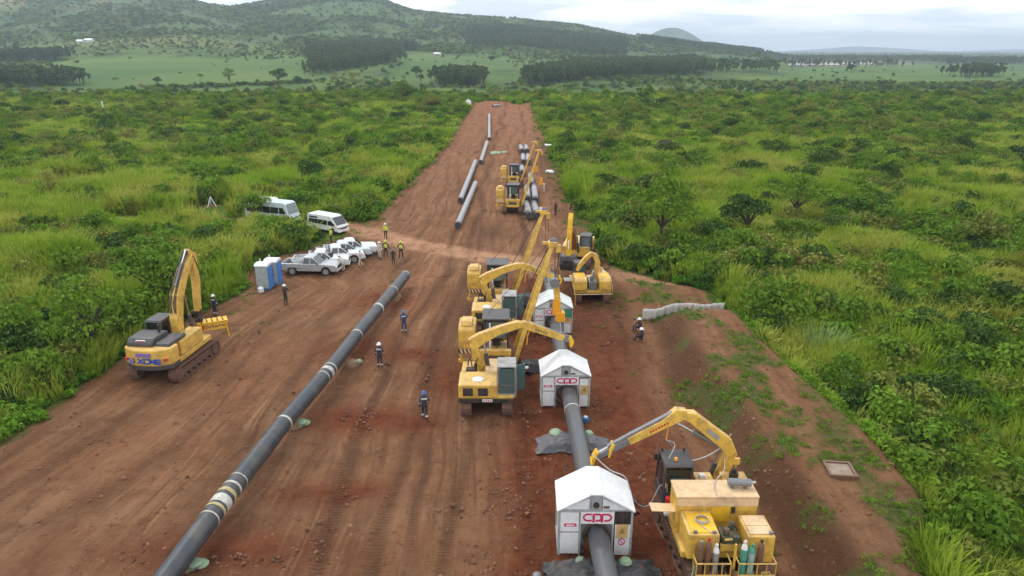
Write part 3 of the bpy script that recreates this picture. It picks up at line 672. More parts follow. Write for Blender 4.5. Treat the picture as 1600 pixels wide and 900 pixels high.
for gx, gy in zip(xs[oks], ys[oks]):
    if cnt >= 230: break
    if any(math.hypot(gx - a, gy - b_) < 5 for a, b_ in used): continue
    used.append((gx, gy)); k = random.choices(['bush', 'dkbush', 'olive', 'grey', 'tree'], [5, 2.4, 2.5, .8, 2.4])[0]
    s_ = random.uniform(.65, 1.3) * (1 + gy / 450)
    if k == 'tree':
        t_ = random.choice(TREE); thing_plant('small_tree', 'small spreading tree in the ' + where(gx, gy), 'small tree', 'small trees in the ' + where(gx, gy), t_[1], t_[0], gx, gy, s_ * .8, random.uniform(0, 6))
    else:
        nm, lab, cat = LAB[k]; thing_plant(nm, lab + ' in the ' + where(gx, gy), cat, cat + ' in the ' + where(gx, gy), random.choice(BUSH[k]), ST if gy < 110 else None, gx, gy, s_ * 1.15, random.uniform(0, 6), random.uniform(.75, 1.1))
    cnt += 1
# pale reeds by the berm, a thing each
RD = grass_mesh('pale_reeds', 900, ML['reed'], nb=260, w=1.6, h=2.3, bw=.06, lean=.6)
for px_, py_, s_, lab in ((1285, 552, 1.0, 'large clump of pale reeds beside the berm'), (1325, 510, .8, 'smaller clump of pale reeds behind the large one')):
    gx, gy = G(px_, py_); r = link('reed_clump', RD, loc=(gx, gy, Hs(gx, gy))); r.scale = (s_,) * 3; tag(r, lab, 'reeds')
# lone trees in the far fields
for px_, py_, s_, lab in ((435, 131, 3.3, 'round dark tree at the lower edge of the far green field'), (466, 131, 1.8, 'smaller dark tree beside the round one in the far field'), (359, 128, 2.2, 'slender tree in the middle of the far green field'), (246, 131, 1.7, 'small dark tree alone at the bottom of the far field'), (651, 124, 2.6, 'dark tree between the far plantations'), (605, 114, 2.6, 'tree at the corner of the left plantation'), (767, 110, 2.4, 'tree on the slope behind the strip end'), (1111, 118, 2.6, 'tree at the right end of the plantation block'), (1330, 112, 2.8, 'tree in front of the pale far roofs')):
    gx, gy = G(px_, py_, -6); t_ = TREE[0 if s_ != 2.2 else 2]
    thing_plant('field_tree', lab, 'tree', None, TREE[1][1] if s_ != 2.2 else TREE[2][1], t_[0], gx, gy, s_, s_ * 7)
# ================================================================ object helpers
class MB:
    """collects shapes, links them as ONE mesh object; T is an optional placing matrix"""
    def __init__(s, T=None): s.v = []; s.f = []; s.T = T
    def add(s, vs, fs):
        o = len(s.v)
        s.v += [(s.T @ Vector(p)) if s.T else Vector(p) for p in vs]; s.f += [tuple(i + o for i in f) for f in fs]; return s
    def box(s, c, d, rot=None):
        hx_, hy_, hz_ = d[0] / 2, d[1] / 2, d[2] / 2
        vs = [Vector((x, y, z)) for z in (-hz_, hz_) for y in (-hy_, hy_) for x in (-hx_, hx_)]
        if rot is not None: vs = [rot @ q for q in vs]
        return s.add([q + Vector(c) for q in vs], [(0, 2, 3, 1), (4, 5, 7, 6), (0, 1, 5, 4), (2, 6, 7, 3), (0, 4, 6, 2), (1, 3, 7, 5)])
    def rings(s, rs, closed=False):
        n = len(rs[0]); vs = [p for r in rs for p in r]; fs = []
        for k in range(len(rs) - 1):
            for i in range(n): fs.append((k * n + i, k * n + (i + 1) % n, (k + 1) * n + (i + 1) % n, (k + 1) * n + i))
        fs.append(tuple(range(n))[::-1]); fs.append(tuple(range((len(rs) - 1) * n, len(rs) * n)))
        return s.add(vs, fs)
    def tube(s, pts, r, n=8):
        pts = [Vector(p) for p in pts]; rs = r if isinstance(r, (list, tuple)) else [r] * len(pts); out = []; up = None
        for i, p in enumerate(pts):
            d = (pts[min(i + 1, len(pts) - 1)] - pts[max(i - 1, 0)]).normalized()
            if up is None: up = Vector((0, 0, 1)) if abs(d.z) < .9 else Vector((1, 0, 0))
            a = d.cross(up); a = a.normalized() if a.length > 1e-6 else Vector((1, 0, 0)); b_ = a.cross(d); up = b_
            out.append([p + (a * math.cos(6.28318 * k / n) + b_ * math.sin(6.28318 * k / n)) * rs[i] for k in range(n)])
        return s.rings(out)
    def cyl(s, p0, p1, r0, r1=None, n=14): return s.tube([p0, p1], [r0, r0 if r1 is None else r1], n)
    def lathe(s, c, prof, n=16):
        """prof: (radius, z) around a vertical axis at c"""
        c = Vector(c); return s.rings([[c + Vector((r * math.cos(6.28318 * k / n), r * math.sin(6.28318 * k / n), z)) for k in range(n)] for r, z in prof])
    def prism(s, poly, w0, w1, O=(0, 0, 0), U=(0, 1, 0), V=(0, 0, 1), W=(1, 0, 0)):
        O, U, V, W = Vector(O), Vector(U), Vector(V), Vector(W); n = len(poly)
        a = [O + U * p[0] + V * p[1] + W * w0 for p in poly]; b_ = [O + U * p[0] + V * p[1] + W * w1 for p in poly]
        return s.add(a + b_, [tuple(range(n))[::-1], tuple(range(n, 2 * n))] + [(i, (i + 1) % n, n + (i + 1) % n, n + i) for i in range(n)])
    def beam(s, pts, hts, w, O=(0, 0, 0), U=(0, 1, 0), V=(0, 0, 1)):
        """box section following a centre line in the plane U,V; depth hts at each point, width w (number or per point)"""
        O, U, V = Vector(O), Vector(U), Vector(V); W = U.cross(V).normalized(); P = [Vector((p[0], p[1])) for p in pts]; out = []
        for i, p in enumerate(P):
            d = (P[min(i + 1, len(P) - 1)] - P[max(i - 1, 0)]).normalized(); nn = Vector((-d.y, d.x)); h = hts[i] / 2; ww = (w[i] if isinstance(w, (list, tuple)) else w) / 2
            a = O + U * (p + nn * h).x + V * (p + nn * h).y; c = O + U * (p - nn * h).x + V * (p - nn * h).y
            out.append([a + W * ww, a - W * ww, c - W * ww, c + W * ww])
        return s.rings(out)
    def build(s, name, mat, parent=None, bevel=0, smooth=False, label=None, warp=None):
        me = bpy.data.meshes.new(name); v = [warp(q) for q in s.v] if warp else s.v
        me.from_pydata([tuple(q) for q in v], [], s.f)
        bm = bmesh.new(); bm.from_mesh(me); bmesh.ops.recalc_face_normals(bm, faces=bm.faces); bm.to_mesh(me); bm.free()
        if smooth:
            me.polygons.foreach_set('use_smooth', [True] * len(me.polygons)); me.set_sharp_from_angle(angle=R(38))
        me.materials.append(mat); o = link(name, me, parent)
        if bevel:
            b = o.modifiers.new('bevel', 'BEVEL'); b.width = bevel; b.segments = 2; b.limit_method = 'ANGLE'; b.angle_limit = R(35)
        if label: o['label'] = label
        return o
def root(name, label, cat, loc=(0, 0, 0), rz=0.0, group=None):
    r = link(name, None, loc=loc); r.rotation_euler = (0, 0, rz); return tag(r, label, cat, group)
def copy_thing(r, loc=None, rz=None, label=None, scale=None):
    c = r.copy(); COL.objects.link(c)
    if loc is not None: c.location = loc
    if rz is not None: c.rotation_euler = (0, 0, rz)
    if scale: c.scale = (scale,) * 3
    if label: c['label'] = label
    for ch in [o for o in bpy.data.objects if o.parent == r]:
        d = ch.copy(); COL.objects.link(d); d.parent = c
        for g in [o for o in bpy.data.objects if o.parent == ch]:
            e_ = g.copy(); COL.objects.link(e_); e_.parent = d
    return c
def bez(p0, p1, sag, n=12, side=(0, 0, 0)):
    p0, p1, side = Vector(p0), Vector(p1), Vector(side); out = []
    for i in range(n + 1):
        t = i / n; out.append(p0.lerp(p1, t) + (Vector((0, 0, -sag)) + side) * 4 * t * (1 - t))
    return out

# ================================================================ materials of made things
def paint(name, c, rough=.5, dirt=.35, dc=(.20, .11, .065), metal=0.0, var=.10, scale=2.2, bump=.0, top=0.0):
    """c base colour, patchy dust and grime; top: extra settled dust/fading on upward faces"""
    m, n, l, o = new_mat(name); tcn = n.new('ShaderNodeTexCoord')
    t1 = N(n, 'ShaderNodeTexNoise', i_Scale=scale, i_Detail=6.0, i_Roughness=.65); l.new(tcn.outputs['Object'], t1.inputs['Vector'])
    t2 = N(n, 'ShaderNodeTexNoise', i_Scale=scale * 6, i_Detail=4.0, i_Roughness=.7); l.new(tcn.outputs['Object'], t2.inputs['Vector'])
    c2 = tuple(min(1, q * (1 - var)) for q in c); col = mixn(n, l, ramp(n, l, t1.outputs['Fac'], .35, .65), c, c2)
    if top:
        g = n.new('ShaderNodeNewGeometry'); sp = n.new('ShaderNodeSeparateXYZ'); l.new(g.outputs['Normal'], sp.inputs[0])
        col = mixn(n, l, M_('MULTIPLY', M_('MAXIMUM', sp.outputs[2], 0.0, n, l), top, n, l), col, tuple(.5 * q + .5 * r for q, r in zip(c, (.62, .48, .34))))
    fd = M_('MULTIPLY', ramp(n, l, t1.outputs['Fac'], .44, .66), min(1, dirt * 1.25), n, l); col = mixn(n, l, fd, col, dc)
    fd2 = M_('MULTIPLY', ramp(n, l, t2.outputs['Fac'], .55, .66), dirt * .9, n, l); col = mixn(n, l, fd2, col, tuple(q * .5 for q in dc))
    b = N(n, 'ShaderNodeBsdfPrincipled', i_Metallic=metal); b.inputs['Specular IOR Level'].default_value = .4
    l.new(col, b.inputs['Base Color']); l.new(M_('ADD', M_('MULTIPLY', t1.outputs['Fac'], .3, n, l), rough - .15, n, l), b.inputs['Roughness'])
    if bump:
        bp_ = N(n, 'ShaderNodeBump', i_Strength=bump, i_Distance=.03); l.new(t2.outputs['Fac'], bp_.inputs['Height']); l.new(bp_.outputs[0], b.inputs['Normal'])
    l.new(b.outputs[0], o.inputs[0]); return m
YEL = paint('machine_yellow', (.72, .44, .07), .45, .4, top=.5)
YEL2 = paint('bright_yellow', (.80, .46, .02), .4, .2)
YELX = paint('large_excavator_yellow', (.72, .45, .09), .4, .3, top=.2)
CREAM = paint('faded_cream_top', (.72, .50, .28), .6, .25, top=.2)
ORAN = paint('hook_block_orange', (.85, .36, .01), .45, .1)
BLK = paint('black_paint', (.02, .02, .022), .5, .3)
DGR = paint('dark_grey_paint', (.055, .062, .07), .45, .3)
MGR = paint('mid_grey_steel', (.22, .23, .24), .4, .3, metal=.4)
LGR = paint('light_grey_steel', (.45, .46, .46), .35, .25, metal=.5)
CHR = paint('bright_rod', (.7, .7, .7), .2, .05, metal=1.0)
TRK = paint('muddy_track_steel', (.13, .075, .05), .8, .7, dc=(.22, .10, .06), bump=.6, scale=5)
RUB = paint('dusty_rubber', (.035, .032, .03), .8, .4)
WHT = paint('white_paint', (.74, .75, .75), .4, .08)
SWH = paint('white_shelter_panel', (.66, .70, .70), .4, .22, dc=(.35, .27, .2), scale=1.4)
SFR = paint('grey_shelter_frame', (.36, .39, .39), .45, .3)
SIL = paint('silver_paint', (.50, .52, .54), .3, .05, metal=.35)
PBL = paint('pale_blue_white_paint', (.58, .68, .72), .3, .12)
PIPE = paint('dark_coated_pipe', (.04, .05, .062), .38, .32, dc=(.17, .14, .115), var=.25, scale=1.1)
PIPE2 = paint('grey_coated_pipe', (.10, .108, .12), .4, .35, dc=(.17, .13, .10), var=.2, scale=1.0)
PIPEF = paint('pale_coated_pipe', (.30, .31, .33), .45, .12, dc=(.3, .2, .15))
TAPE = paint('white_joint_tape', (.55, .55, .50), .5, .45, dc=(.25, .2, .13), scale=4)
TAPY = paint('yellow_joint_tape', (.46, .40, .17), .5, .4, scale=4)
TARP = paint('dark_grey_tarp', (.045, .05, .056), .55, .35, dc=(.16, .10, .07))
TARP2 = paint('grey_sheet', (.12, .125, .14), .6, .35, dc=(.2, .12, .08))
BAG = paint('pale_green_bag', (.26, .38, .25), .7, .3)
GRN = paint('green_panel', (.04, .22, .14), .5, .1)
TBL = paint('toilet_blue', (.07, .22, .55), .5, .1)
TGR = paint('toilet_grey', (.42, .48, .48), .5, .15)
REDP = paint('red_plastic', (.55, .03, .04), .4, .1)
PINK = paint('crimson_print', (.55, .02, .09), .5, .0)
BLU = paint('blue_print', (.02, .09, .42), .4, .0)
OCH = paint('ochre_sign', (.62, .40, .16), .5, .1)
BRC = paint('brown_gas_cylinder', (.16, .085, .05), .4, .3)
TEC = paint('green_gas_cylinder', (.05, .33, .25), .4, .2)
AQC = paint('pale_aqua_cylinder', (.30, .48, .45), .4, .25)
NET = paint('white_net', (.74, .73, .70), .9, .15, dc=(.3, .22, .16), scale=1.5, bump=.5)
CONC = paint('pale_slab', (.30, .24, .18), .85, .4)
WOOD = paint('timber', (.30, .2, .12), .8, .4)
ROOF = paint('pale_roof', (.5, .5, .5), .6, .2)
WALL = paint('pale_wall', (.5, .45, .38), .8, .2)
def glass_mat(name, c, rough=.06):
    m, n, l, o = new_mat(name); b = N(n, 'ShaderNodeBsdfPrincipled', i_Roughness=rough); b.inputs['Base Color'].default_value = (*c, 1)
    b.inputs['Specular IOR Level'].default_value = .9; b.inputs['Coat Weight'].default_value = .4; l.new(b.outputs[0], o.inputs[0]); return m
GLS = glass_mat('dark_window_glass', (.012, .017, .02), .12)
GLT = glass_mat('green_tinted_glass', (.06, .11, .105), .1)
def cloth(name, c, d=(.2, .12, .08)): return paint(name, c, .8, .25, dc=d, scale=5)
NAVY = cloth('navy_coverall', (.018, .022, .05)); BLUEC = cloth('blue_coverall', (.035, .06, .15)); WCOV = cloth('white_coverall', (.62, .58, .50)); DARKC = cloth('dark_clothes', (.03, .028, .035))
HVY = cloth('hi_vis_yellow', (.62, .72, .06)); REFL = cloth('reflective_band', (.6, .6, .6)); SKIN = cloth('skin', (.12, .06, .035)); BOOT = cloth('boots', (.02, .018, .015))
HWH = paint('white_helmet', (.8, .8, .8), .3, .05); HBL = paint('blue_helmet', (.05, .14, .36), .3, .05)

def text_strokes(mb, word, origin, U, V, h, w, gap, thick, depth, slant=0.0):
    """letters as flat raised strokes"""
    S = {'X': [((0, 0), (1, 1)), ((0, 1), (1, 0))], 'M': [((0, 0), (0, 1)), ((0, 1), (.5, .3)), ((.5, .3), (1, 1)), ((1, 1), (1, 0))],
         'C': [((1, .98), (.12, .98)), ((.05, .94), (.05, .06)), ((.12, .02), (1, .02))], 'G': [((1, .98), (.12, .98)), ((.05, .94), (.05, .06)), ((.12, .02), (.98, .02)), ((.98, 0), (.98, .5)), ((.55, .5), (.98, .5))]}
    O, U, V = Vector(origin), Vector(U).normalized(), Vector(V).normalized(); W = U.cross(V).normalized(); x0 = 0
    for ch in word:
        for (a, b_), (c, d) in S[ch]:
            p = Vector((a * w + x0 + slant * b_ * h, b_ * h)); q = Vector((c * w + x0 + slant * d * h, d * h)); t = (q - p).normalized(); nn = Vector((-t.y, t.x)) * thick / 2; t = t * thick * .3
            pp = [p - t + nn, p - t - nn, q + t - nn, q + t + nn]
            mb.prism([(v.x, v.y) for v in pp], 0, depth, O, U, V, W); depth += .0006
        x0 += w + gap
    return mb
def ribbon(mb, pts, thick, O, U, V, d0, d1):
    O, U, V = Vector(O), Vector(U), Vector(V); W = U.cross(V).normalized(); P = [Vector(p) for p in pts]; L = []; Rr = []
    for i, p in enumerate(P):
        d = (P[min(i + 1, len(P) - 1)] - P[max(i - 1, 0)]).normalized(); nn = Vector((-d.y, d.x)) * thick / 2; L.append(p + nn); Rr.append(p - nn)
    for i in range(len(P) - 1): mb.prism([tuple(Rr[i]), tuple(Rr[i + 1]), tuple(L[i + 1]), tuple(L[i])], d0, d1, O, U, V, W)
    return mb

# ================================================================ crawler tracks
def tracks(par, gauge, length, hgt, wid, T=None, y0=0.0, mat=TRK):
    for sx in (-1, 1):
        x = sx * gauge / 2; r = hgt / 2; a = length / 2 - r; loop = []
        for k in range(9): t = -math.pi / 2 + math.pi * k / 8; loop.append((a + r * math.cos(t), r + r * math.sin(t)))
        for k in range(9): t = math.pi / 2 + math.pi * k / 8; loop.append((-a + r * math.cos(t), r + r * math.sin(t)))
        mb = MB(T); inner = [(p[0] * (1 - .09 / (abs(p[0]) + .5)), r + (p[1] - r) * .84) for p in loop]; n = len(loop)
        O = Vector((x, y0, 0)); vs = []
        for w in (-wid / 2, wid / 2):
            for q in (loop, inner): vs += [O + Vector((w, p[0], p[1])) for p in q]
        fs = []
        for i in range(n):
            j = (i + 1) % n
            fs += [(i, j, 2 * n + j, 2 * n + i), (n + j, n + i, 3 * n + i, 3 * n + j), (j, i, n + i, n + j), (2 * n + i, 2 * n + j, 3 * n + j, 3 * n + i)]
        mb.add(vs, fs)
        per = 2 * math.pi * r + 4 * a; m_ = int(per / .21)
        for k in range(m_):
            sdist = per * k / m_
            if sdist < 2 * a: p = (-a + sdist, 2 * r, 0)
            elif sdist < 2 * a + math.pi * r: t = (sdist - 2 * a) / r; p = (a + r * math.sin(t), r + r * math.cos(t), -t)
            elif sdist < 4 * a + math.pi * r: p = (a - (sdist - 2 * a - math.pi * r), 0.0, math.pi)
            else: t = (sdist - 4 * a - math.pi * r) / r; p = (-a - r * math.sin(t), r - r * math.cos(t), math.pi - t)
            mb.box(O + Vector((0, p[0], p[1])), (wid * 1.02, .05, .07), Matrix.Rotation(p[2], 3, 'X'))
        tr = mb.build('track', mat, par)
        f = MB(T); f.box((x, y0, r), (wid * .5, 2 * a, r * .9))
        f.build('track_frame', mat, tr)
        w = MB(T); w.cyl((x - wid * .42, y0 + a, r), (x + wid * .42, y0 + a, r), r * .78); w.build('idler_wheel', mat, tr, smooth=True)
        w = MB(T); w.cyl((x - wid * .42, y0 - a, r), (x + wid * .42, y0 - a, r), r * .74)
        w.build('drive_sprocket', mat, tr, smooth=True)
        for k in range(6):
            yy = y0 - a * .75 + a * 1.5 * k / 5; w = MB(T); w.cyl((x - wid * .4, yy, r * .42), (x + wid * .4, yy, r * .42), r * .26, n=10); w.build('roller', mat, tr)
    c = MB(T); c.box((0, y0, hgt * .62), (gauge, length * .38, hgt * .5)); c.cyl((0, y0, hgt * .8), (0, y0, hgt * 1.12), .55, n=20); c.build('centre_frame', DGR, par)

def ram(par, p0, p1, r, T=None, split=.58, name='hydraulic_ram', mat=DGR):
    p0, p1 = Vector(p0), Vector(p1); m = p0.lerp(p1, split)
    a = MB(T).cyl(p0, m, r).build(name, mat, par, smooth=True); MB(T).cyl(m, p1, r * .5, n=10).build('rod', CHR, a, smooth=True); return a

def cab(par, c, d, T=None, col=DGR, glass=GLS, slope=.16, frame=.09, door=False):
    """cab with pillars, roof and a pane in each side; c = centre of floor, d = size; front towards +y"""
    x, y, z = c; w, L, h = d; s = MB(T)
    lo = [(-L / 2, 0), (L / 2 - .02, 0), (L / 2, h * .35), (L / 2 - slope * h, h - .1), (-L / 2 + .03, h - .1)]
    for sx in (-1, 1):
        xx = x + sx * w / 2
        for i in range(5):
            p, q = lo[i], lo[(i + 1) % 5]; s.beam([p, q], [frame, frame], frame, (xx, y, z))
        s.beam([(-L * .05, 0), (-L * .05, h - .1)], [frame * .8] * 2, frame * .9, (xx, y, z))
        s.prism([lo[0], (L / 2 - .02, 0), (L / 2 - .01, h * .26), (-L / 2, h * .26)], xx - .03 - x, xx + .03 - x, (x, y, z))
    s.box((x, y - L / 2, z + h * .2), (w, .06, h * .4)); s.box((x, y, z), (w, L, .08))
    for yy, zz_ in ((-L / 2, 0), (L / 2 - slope * h, h - .1), (-L / 2 + .03, h - .1), (L / 2, h * .35)): s.box((x, y + yy, z + zz_), (w, frame, frame))
    body = s.build('cab_frame', col, par, bevel=.015)
    rf = MB(T).prism([(-L / 2 - .02, h - .1), (L / 2 - slope * h + .04, h - .1), (L / 2 - slope * h - .04, h + .02), (-L / 2 + .08, h + .03)], -w / 2 - .04, w / 2 + .04, (x, y, z)); rf.build('cab_roof', col, body, bevel=.04)
    for sx in (-1, 1):
        MB(T).prism([(-L / 2 + .06, h * .28), (-L * .09, h * .28), (-L * .09, h - .16), (-L / 2 + .07, h - .16)], sx * w / 2 - .012, sx * w / 2 + .012, (x, y, z)).build('window', glass, body)
        MB(T).prism([(-L * .01, h * .28), (L / 2 - .06, h * .38), (L / 2 - slope * h - .06, h - .16), (-L * .01, h - .16)], sx * w / 2 - .012, sx * w / 2 + .012, (x, y, z)).build('window', glass, body)
    MB(T).box((x, y - L / 2 + .02, z + h * .66), (w - .16, .02, h * .46)).build('rear_window', glass, body)
    MB(T).beam([(L / 2 + .01, h * .36), (L / 2 - slope * h + .01, h - .14)], [.02, .02], w - .14, (x, y, z)).build('windscreen', glass, body)
    MB(T).box((x, y - .1, z + h * .25), (w * .4, .5, .3)).box((x, y - .35, z + h * .45), (w * .38, .12, .5)).build('seat', BLK, body, bevel=.03)
    return body
def smooth_line(pts, k=5):
    P = [Vector(p) for p in pts]
    if len(P) < 3: return P
    P = [P[0] * 2 - P[1]] + P + [P[-1] * 2 - P[-2]]; out = []
    for i in range(1, len(P) - 2):
        for j in range(k):
            t = j / k; a, b_, c, d = P[i - 1], P[i], P[i + 1], P[i + 2]
            out.append(.5 * ((2 * b_) + (c - a) * t + (2 * a - 5 * b_ + 4 * c - d) * t * t + (3 * b_ - a - 3 * c + d) * t * t * t))
    return out + [P[-2]]
def hose(par, pts, r=.02, T=None, mat=BLK, name='hose'): return MB(T).tube(smooth_line(pts) if len(pts) < 12 else pts, r, 6).build(name, mat, par, smooth=True)
def handrail(par, pts, T=None, mat=YEL, r=.022): return MB(T).tube(pts, r, 6).build('handrail', mat, par)

# ================================================================ large excavator at left
def big_excavator():
    r = root('excavator', 'large yellow excavator with dark cab and folded boom at the left edge of the earth', 'excavator', (-22.35, 42.9, 0), R(-8))
    tracks(r, 2.75, 5.1, 1.0, .62)
    T = Matrix.Rotation(R(2), 4, 'Z')
    h0 = 1.12
    b = MB(T); b.prism([(-2.0, h0), (2.1, h0), (2.1, h0 + .35), (-2.0, h0 + .35)], -1.45, 1.45); deck = b.build('deck', YELX, r, bevel=.05)
    # rounded counterweight
    pl = []; 
    for k in range(11):
        t = -1 + 2 * k / 10; pl.append((t * 1.55, -3.25 + .55 * abs(t) ** 2.6))
    pl += [(1.55, -1.9), (-1.55, -1.9)]
    cw = MB(T); cw.prism(pl, h0 + .28, h0 + 1.4, (0, 0, 0), (1, 0, 0), (0, 1, 0), (0, 0, 1)); cwo = cw.build('counterweight', YELX, r, bevel=.10, smooth=True)
    sk = MB(T); sk.prism([(p[0] * .985, p[1] + .03) for p in pl], h0 + .02, h0 + .28, (0, 0, 0), (1, 0, 0), (0, 1, 0), (0, 0, 1)); sk.build('skirt', DGR, cwo, bevel=.03)
    Y = -3.268
    lt = MB(T); text_strokes(lt, 'XCMG', (-.42, Y, h0 + .52), (1, 0, 0), (0, 0, 1), .30, .30, .085, .088, .02, .22); lt.build('lettering', BLU, cwo)
    lg = MB(T); lg.prism([(-.17, -.17), (.17, -.17), (.17, .17), (-.17, .17)], 0, .016, (-.80, Y, h0 + .68), (1, 0, 0), (0, 0, 1), (0, -1, 0)); lgo = lg.build('logo_plate', BLU, cwo)
    q = MB(T); q.prism([(.13 * math.cos(k * .785), .13 * math.sin(k * .785)) for k in range(8)], 0, .02, (-.80, Y - .002, h0 + .68), (1, 0, 0), (0, 0, 1), (0, -1, 0)); q.build('logo_ring', YELX, lgo)
    q = MB(T); q.prism([(.085 * math.cos(k * .785), .085 * math.sin(k * .785)) for k in range(8)], 0, .025, (-.80, Y - .003, h0 + .68), (1, 0, 0), (0, 0, 1), (0, -1, 0)); q.build('logo_disc', BLU, lgo)
    MB(T).box((.0, Y + .03, h0 + 1.06), (.95, .1, .26)).build('nameplate', paint('violet_plate', (.22, .16, .42), .4, .1), cwo, bevel=.02)
    for sx in (-1, 1): MB(T).box((sx * 1.28, -3.02, h0 + .72), (.26, .1, .12), Matrix.Rotation(sx * R(28), 3, 'Z')).build('tail_light', REDP, cwo)
    # engine hood, grey, with raised lid
    hd = MB(T); hd.prism([(-2.75, 0), (-.9, 0), (-.9, .42), (-1.15, .5), (-2.45, .5), (-2.75, .25)], -1.35, .35, (0, 0, h0 + 1.38)); hood = hd.build('engine_hood', DGR, r, bevel=.07, smooth=True)
    MB(T).box((-.45, -2.5, h0 + 1.72), (.62, .3, .13)).build('red_white_label', WHT, hood); MB(T).box((-.45, -2.655, h0 + 1.72), (.52, .02, .07)).build('label_print', REDP, hood)
    MB(T).cyl((.0, -1.3, h0 + 1.85), (.0, -1.3, h0 + 2.35), .08).build('exhaust', BLK, hood)
    MB(T).prism([(-2.6, 0), (-.6, 0), (-.6, .18), (-2.5, .22)], .42, 1.35, (0, 0, h0 + 1.38)).build('side_lid', DGR, hood, bevel=.05)
    MB(T).box((1.0, -.2, h0 + .85), (.95, 2.6, .95)).build('tank_housing', YELX, r, bevel=.08)
    MB(T).box((-1.0, -1.2, h0 + .85), (.95, 1.2, .95)).build('side_housing', YELX, r, bevel=.08)
    cab(r, (-.98, .55, h0 + .32), (1.02, 1.85, 1.85), T, DGR)
    for sx in (-1.45, -.55): MB(T).tube([(sx, 1.5, h0 + 2.2), (sx, 1.5, h0 + 2.3)], .03).build('work_light', BLK, r)
    # boom: foot -> bend -> top, stick hangs down
    x = .12; O = (x, 0, 0)
    bm = MB(T).beam([(.45, 1.9), (.55, 3.2), (.95, 4.6), (1.95, 5.85), (3.1, 6.75)], [.5, .7, .8, .62, .4], .58, O); bo = bm.build('boom', YELX, r, bevel=.04)
    st = MB(T).beam([(2.8, 7.2), (3.3, 6.7), (3.4, 4.9), (3.1, 2.75)], [.28, .62, .5, .3], .42, O); so = st.build('stick', YELX, r, bevel=.03)
    ram(r, (x - .42, 1.7, 1.75), (x - .42, 1.2, 4.6), .12, T, .5); ram(r, (x + .42, 1.5, 1.75), (x + .42, 1.2, 4.6), .12, T, .5)
    ram(r, (x, 1.0, 5.25), (x, 2.75, 7.25), .12, T, .62, mat=MGR)
    ram(r, (x, 3.75, 6.1), (x, 3.55, 3.7), .10, T, .55)
    for dx in (-.2, -.1, .1, .2): hose(bo, [(x + dx, .5, 2.6), (x + dx, .3, 4.1), (x + dx, .95, 5.3), (x + dx, 1.9, 6.4), (x + dx * .8, 2.8, 7.2)], .03, T)
    hose(bo, bez((x + .3, 2.9, 6.8), (x + .24, 3.6, 5.6), -.25), .03, T)
    lk = MB(T).beam([(3.1, 2.75), (3.05, 2.0)], [.5, .38], .40, O).cyl((x - .3, 3.1, 2.75), (x + .3, 3.1, 2.75), .13).cyl((x - .28, 3.05, 2.1), (x + .28, 3.05, 2.1), .11); lk.build('quick_coupler', BLK, r, bevel=.02)
    handrail(r, [(1.42, 1.2, h0 + 1.35), (1.42, 1.2, h0 + 2.0), (1.42, -.6, h0 + 2.0), (1.42, -1.4, h0 + 1.4)], T, DGR)
    # yellow attachment hanging from the coupler, a thing of its own
    a = root('lifting_frame', 'bright yellow trestle shaped attachment hanging from the large excavator stick', 'attachment', (-21.24, 46.2, -.38), R(28)); a.scale = (.85, .85, 1)
    f = MB()
    for sy in (-.42, .42):
        f.box((.15, sy, 2.25), (2.4, .12, .14)); f.box((.15, sy, 1.8), (2.2, .1, .1))
        for k in range(4): xx = -.93 + k * .52; f.tube([(xx, sy, 1.75), (xx + .26, sy, 2.22), (xx + .52, sy, 1.75)], .035, 6)
    f.build('side_truss', YEL2, a)
    p = MB()
    for k in range(6): p.box((-.9 + k * .41, 0, 2.33), (.3, 1.05, .05))
    p.build('top_plates', YEL2, a, bevel=.01)
    for sx in (-.8, 1.15):
        for sy in (-.42, .42): MB().tube([(sx, sy, 2.2), (sx + .1, sy * 1.3, 1.15)], .06, 6).build('leg', YEL2, a)
    MB().box((-.75, -.2, 2.05), (.45, .5, .5)).build('clamp_block', REDP, a, bevel=.05)
    MB().tube([(-.75, 0, 2.3), (-.6, .0, 2.62)], .09, 8).build('pin_link', MGR, a)
    return r
big_excavator()

